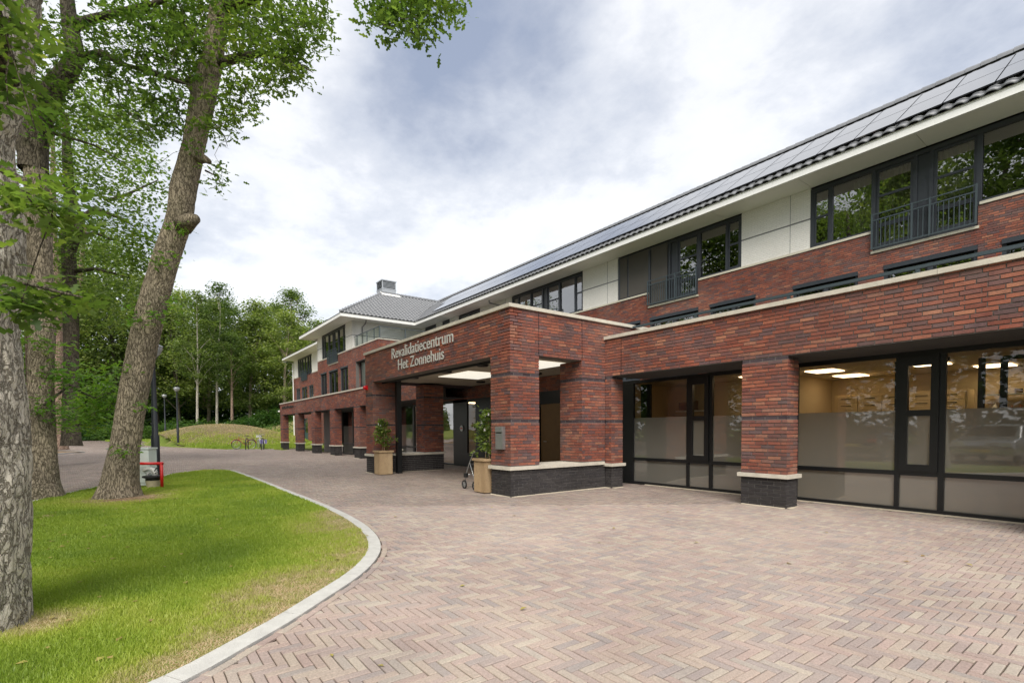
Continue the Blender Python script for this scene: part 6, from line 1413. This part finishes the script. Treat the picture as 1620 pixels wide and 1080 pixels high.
planter(-14.99, 5.86, 'tall square wooden planter at the far pier of the portico', 'compact green shrub with pale flowers in the farther planter', 71, ph=.82)
PQ = ground(767, 781); planter(PQ[0] - .42, PQ[1], 'tall square wooden planter against the near pier, below the letter box', 'climbing shrub with two white blossoms in the nearer planter', 72, ph=.92)
# walking frame behind the near planter
rl = empty('rollator', (-10.1, 6.3, 0), 'grey wheeled walking frame standing behind the nearer planter', 'walking frame'); X0, Y0 = -9.97, 6.05
def wheel(c, R, name, parent, ax=(0, 1, 0), w=.03, spokes=0, tyre='black_rubber', rim='steel'):
    c = Vector(c); ax = Vector(ax).normalized(); a = ax.cross(Vector((0, 0, 1))).normalized(); b = Vector((0, 0, 1)); n = 24
    m = MB(); m.tube([tuple(c + a * math.cos(t) * R + b * math.sin(t) * R) for t in np.linspace(0, 2 * math.pi, n + 1)], w / 2, 8, False); o = m.build(name, MATS[tyre], parent, smooth=True)
    m = MB(); m.tube([tuple(c - ax * w * .8), tuple(c + ax * w * .8)], R * .16 if not spokes else .025, 10)
    if spokes:
        m.tube([tuple(c + a * math.cos(t) * (R - w * .7) + b * math.sin(t) * (R - w * .7)) for t in np.linspace(0, 2 * math.pi, n + 1)], w * .3, 6, False)
        for i in range(spokes): t = i / spokes * 2 * math.pi; m.tube([tuple(c), tuple(c + a * math.cos(t) * R * .97 + b * math.sin(t) * R * .97)], .0035, 4)
    else:
        for i in range(5): t = i / 5 * 2 * math.pi; m.tube([tuple(c), tuple(c + a * math.cos(t) * R * .9 + b * math.sin(t) * R * .9)], .012, 5)
    m.build('rim', MATS[rim], o); return o
for dx, dy in ((0, 0), (.0, .5), (.45, .0), (.45, .5)): wheel((X0 + dx, Y0 + dy, .1), .085, 'wheel', rl, (0, 1, 0), .035)
m = MB()
for dy in (0.03, .47): m.tube([(X0, Y0 + dy, .12), (X0 + .02, Y0 + dy, .32), (X0 + .20, Y0 + dy, .62), (X0 + .36, Y0 + dy, .84), (X0 + .50, Y0 + dy, .88)], .012, 8); m.tube([(X0 + .45, Y0 + dy, .12), (X0 + .2, Y0 + dy, .6)], .012, 8)
m.tube([(X0 + .02, Y0 + .03, .32), (X0 + .02, Y0 + .47, .32)], .011, 8); m.build('frame', MATS['steel'], rl, smooth=True)
MB().box(X0 + .06, X0 + .34, Y0 + .06, Y0 + .44, .54, .575).build('seat', MATS['black_rubber'], rl); MB().box(X0 - .03, X0 + .07, Y0 + .0, Y0 + .06, .26, .36).build('brake_box', MATS['black_rubber'], rl)
for dy in (.03, .47): m = MB(); m.tube([(X0 + .44, Y0 + dy, .885), (X0 + .56, Y0 + dy, .885)], .019, 8); m.build('grip', MATS['black_rubber'], rl, smooth=True)

# bicycles and stands
def bicycle(o, yaw_, mat, label, basket=False, bag=False):
    b = empty('bicycle', (0, 0, 0), label, 'bicycle', 'bicycles parked in front of the mound')
    wheel((-.52, 0, .34), .33, 'wheel', b, (0, 1, 0), .035, 14); wheel((.52, 0, .34), .33, 'wheel', b, (0, 1, 0), .035, 14)
    m = MB(); T = lambda *p, r=.017: m.tube(list(p), r, 7)
    T((-.52, 0, .34), (-.08, 0, .30)); T((-.08, 0, .30), (-.2, 0, .82)); T((-.52, 0, .34), (-.19, 0, .78), r=.010); T((-.08, 0, .30), (.34, 0, .70), r=.021); T((-.17, 0, .66), (.34, 0, .80)); T((.33, 0, .90), (.38, 0, .68), (.46, 0, .45), (.52, 0, .34)); m.build('frame', MATS[mat], b, smooth=True)
    m = MB(); m.tube([(-.2, 0, .82), (-.22, 0, .95)], .012, 7); m.tube([(.33, 0, .90), (.31, 0, 1.05)], .014, 7); m.tube([(.14, -.29, 1.06), (.26, -.26, 1.08), (.33, -.08, 1.06), (.33, .08, 1.06), (.26, .26, 1.08), (.14, .29, 1.06)], .012, 7); m.build('handlebar', MATS['steel'], b, smooth=True)
    m = MB(); m.add([(-.36, -.09, .95), (-.36, .09, .95), (-.20, .06, .96), (-.04, .02, .96), (-.04, -.02, .96), (-.20, -.06, .96), (-.36, -.08, 1.0), (-.36, .08, 1.0), (-.20, .05, 1.0), (-.04, .015, .985), (-.04, -.015, .985), (-.20, -.05, 1.0)], [(0, 1, 2, 5), (5, 2, 3, 4), (6, 11, 8, 7), (11, 10, 9, 8), (0, 6, 7, 1), (1, 7, 8, 2), (2, 8, 9, 3), (3, 9, 10, 4), (4, 10, 11, 5), (5, 11, 6, 0)]); m.build('saddle', MATS['black_rubber'], b)
    m = MB(); m.tube([(-.52 + .37 * math.cos(t), 0, .34 + .37 * math.sin(t)) for t in np.linspace(.5, 3.0, 10)], .022, 6); m.build('mudguard', MATS[mat], b); m = MB(); m.tube([(.52 + .37 * math.cos(t), 0, .34 + .37 * math.sin(t)) for t in np.linspace(.2, 2.4, 10)], .022, 6); m.build('mudguard', MATS[mat], b)
    m = MB(); m.box(-.78, -.32, -.06, .06, .70, .715); m.tube([(-.75, .05, .7), (-.53, .06, .34)], .006, 5); m.tube([(-.75, -.05, .7), (-.53, -.06, .34)], .006, 5); m.build('luggage_rack', MATS['steel'], b)
    m = MB(); m.lathe((-.08, 0, .30), [(.01, -.01), (.01, .01)], 8); m.tube([(-.08, .05, .30), (-.08, .05, .14)], .01, 5); m.tube([(-.08, -.05, .30), (-.08, -.05, .46)], .01, 5); m.box(-.13, -.03, .06, .14, .125, .15); m.box(-.13, -.03, -.14, -.06, .45, .475); m.build('pedals', MATS['black_rubber'], b)
    if bag: m = MB(); m.box(-.72, -.38, .08, .20, .40, .70); m.box(-.72, -.38, -.20, -.08, .40, .70); m.build('pannier', MATS['blue_paint'], b)
    if basket: m = MB(); m.box(.36, .62, -.15, .15, .86, 1.02); m.build('front_basket', MATS['white_paint'], b)
    b.location = tuple(o); b.rotation_euler = (0, 0, yaw_); return b
yv = math.atan2(FW[1], FW[0])
g = ground(386, 710.3); bicycle((g[0], g[1], g[2] + .04), yv + 2.3, 'bike_red', 'bicycle with a red frame, the left one of the two by the mound')
g = ground(413, 710.3); bicycle((g[0], g[1], g[2] + .04), yv + .75, 'white_paint', 'bicycle with blue bags and a white frame, the right one of the two', True, True)
def stand(u, label):
    g = ground(u, 711); t = MB(); q = [(-.35, 0, -.05), (-.35, 0, .55), (-.30, 0, .72), (-.15, 0, .80), (.05, 0, .80), (.2, 0, .72), (.25, 0, .55), (.25, 0, -.05)]
    a = yv + .2; t.tube([(g[0] + p[0] * math.cos(a), g[1] + p[0] * math.sin(a), g[2] + p[2] + .04) for p in q], .03, 8); t.build('bicycle_stand', MATS['post_paint'], None, smooth=True, label=label, cat='bicycle stand', group='bicycle stands on the pale strip')
stand(391.2, 'dark hoop stand at the right of the red bicycle'); stand(415.5, 'dark hoop stand at the right of the bicycle with blue bags')

# two cars standing across the drive (they show as reflections in the wide panes)
def car(x, y, rot, mat, label, rear=False):
    c = empty('parked_car', (0, 0, 0), label, 'car', 'cars mirrored in the wide panes'); L, Wd = 4.2, 1.76
    prof = [(-2.1, .35), (-2.12, .62), (-2.05, .86), (-1.35, .96), (-.65, 1.40), (.75, 1.46), (1.75, 1.10), (2.08, 1.0), (2.1, .6), (2.05, .32)]
    V = []; secs = [(-1, .0), (-.96, .03), (-.8, .0), (.8, 0), (.96, .03), (1, 0)]
    W_ = lambda z: Wd / 2 * (1 - max(0, z - .9) * .32)
    for sx in (-1, 1):
        for px_, pz in prof: V.append((px_, sx * W_(pz), pz))
    n = len(prof); Q = [(i, i + 1, n + i + 1, n + i) for i in range(n - 1)] + [(0, n, 2 * n - 1, n - 1)]
    bm = bmesh.new(); vv = [bm.verts.new(v) for v in V]
    for q in Q: bm.faces.new([vv[i] for i in q])
    bm.faces.new(vv[:n]); bm.faces.new(vv[n:][::-1]); bmesh.ops.recalc_face_normals(bm, faces=bm.faces[:]); bmesh.ops.bevel(bm, geom=bm.edges[:], offset=.06, segments=2, affect='EDGES', profile=.6)
    me = bpy.data.meshes.new('body'); bm.to_mesh(me); bm.free(); me.materials.append(MATS[mat]); b = bpy.data.objects.new('body', me); COL.objects.link(b); b.parent = c
    for p in me.polygons: p.use_smooth = True
    m = MB(); m.add([(-1.22, -.70, 1.02), (-1.22, .70, 1.02), (-.69, .62, 1.37), (-.69, -.62, 1.37)], [(0, 1, 2, 3)]); m.v[-1][:, 0] -= .04; m.v[-1][:, 2] += .01; m.build('windscreen', MATS['solar_glass'], c)
    for s in (-1, 1):
        m = MB(); m.add([(-1.1, s * .875, .98), (1.6, s * .86, 1.06), (.75, s * .76, 1.38), (-.6, s * .77, 1.34)], [(0, 1, 2, 3)]); m.build('side_window', MATS['solar_glass'], c)
        m = MB(); m.box(-2.15, -2.0, s * .62 - .17, s * .62 + .17, .66, .80); m.build('headlight', MATS['white_paint'], c); m = MB(); m.box(2.03, 2.13, s * .65 - .15, s * .65 + .15, .78, .92); m.build('tail_light', MATS['alarm_red'], c)
    for wx in (-1.3, 1.3):
        for s in (-1, 1): wheel((wx, s * .80, .31), .24, 'wheel', c, (0, 1, 0), .16)
    m = MB(); m.box(-2.17, -2.13, -.26, .26, .45, .56); m.build('number_plate', MATS['plate_yellow'], c); m = MB(); m.box(2.11, 2.15, -.26, .26, .6, .71); m.build('number_plate', MATS['plate_yellow'], c)
    m = MB(); m.box(-2.16, -2.11, -.45, .45, .62, .68); m.build('chrome_strip', MATS['steel'], c)
    c.location = (x, y, 0); c.rotation_euler = (0, 0, rot); return c
car(-8.2, -5.5, 1.6 + math.pi - .1 + math.pi, 'car_dark', 'dark hatchback facing the building, faint in the left wide pane'); car(-4.2, -6.4, -1.5, 'car_silver', 'silver car seen from behind, faint beside the slim sash')

# loose sand swept against the walls, and a few fallen leaves
def sand_strip(x0, y0, x1, y1, nx, ny, w=.07):
    L = math.hypot(x1 - x0, y1 - y0); n = max(4, int(L / .06)); t = np.linspace(0, 1, n); X = x0 + (x1 - x0) * t; Y = y0 + (y1 - y0) * t
    ww = w * (.35 + 1.1 * vn(np.stack([X * 5, Y * 5, X * 0], 1), 77)) + .015 * RNG.random(n)
    a = np.stack([X - nx * .01, Y - ny * .01, np.full(n, .018)], 1); b = np.stack([X + nx * ww, Y + ny * ww, np.full(n, .0035)], 1)
    return np.concatenate([a, b]), np.array([(i, i + 1, n + i + 1, n + i) for i in range(n - 1)])
sb = MB()
for a in ((-8.72, PY, PX1, PY, 0, -1), (PX1, PY, PX1, 8.69, 1, 0), (PX1 + .0, YF, -7.85, YF, 0, -1), (-7.85, YF, -7.85, YF + .37, 1, 0), (-4.75, YF, -3.98, YF, 0, -1), (-3.98, YF, -3.98, YF + .37, 1, 0), (-7.8, YG - .02, -.6, YG - .02, 0, -1), (PX0, PY, -15.3, PY, 0, -1), (-15.3, PY, -15.3, 8.46, 1, 0), (-24.82, YF, -24, YF, 0, -1), (-28.72, YF, -27.9, YF, 0, -1)):
    V, Q = sand_strip(*a[:4], a[4], a[5]); sb.add(V, Q)
sb.build('loose_sand', base_mat('loose_sand', (.50, .43, .33), .95, var=.25, nscale=25), None, kind='stuff')
g_ = np.random.default_rng(55); n_ = 420; A = np.stack([-16 + 15 * g_.random(n_), -1.2 + 9 * g_.random(n_) ** 1.4, np.full(n_, .022)], 1); inl = poly_in(KIN, A[:, 0], A[:, 1]); A = A[inl | (g_.random(n_) < .28)]; A[:, 2] += np.where(poly_in(KIN, A[:, 0], A[:, 1]), .02, -.012)
A = A[~((A[:, 1] > 5.9) & (A[:, 0] < -8)) ]
leaves(A, .055, .55 + .6 * g_.random(len(A)), 'fallen_leaves', 'litter_leaf', None, 56, False, .12, kind='stuff')
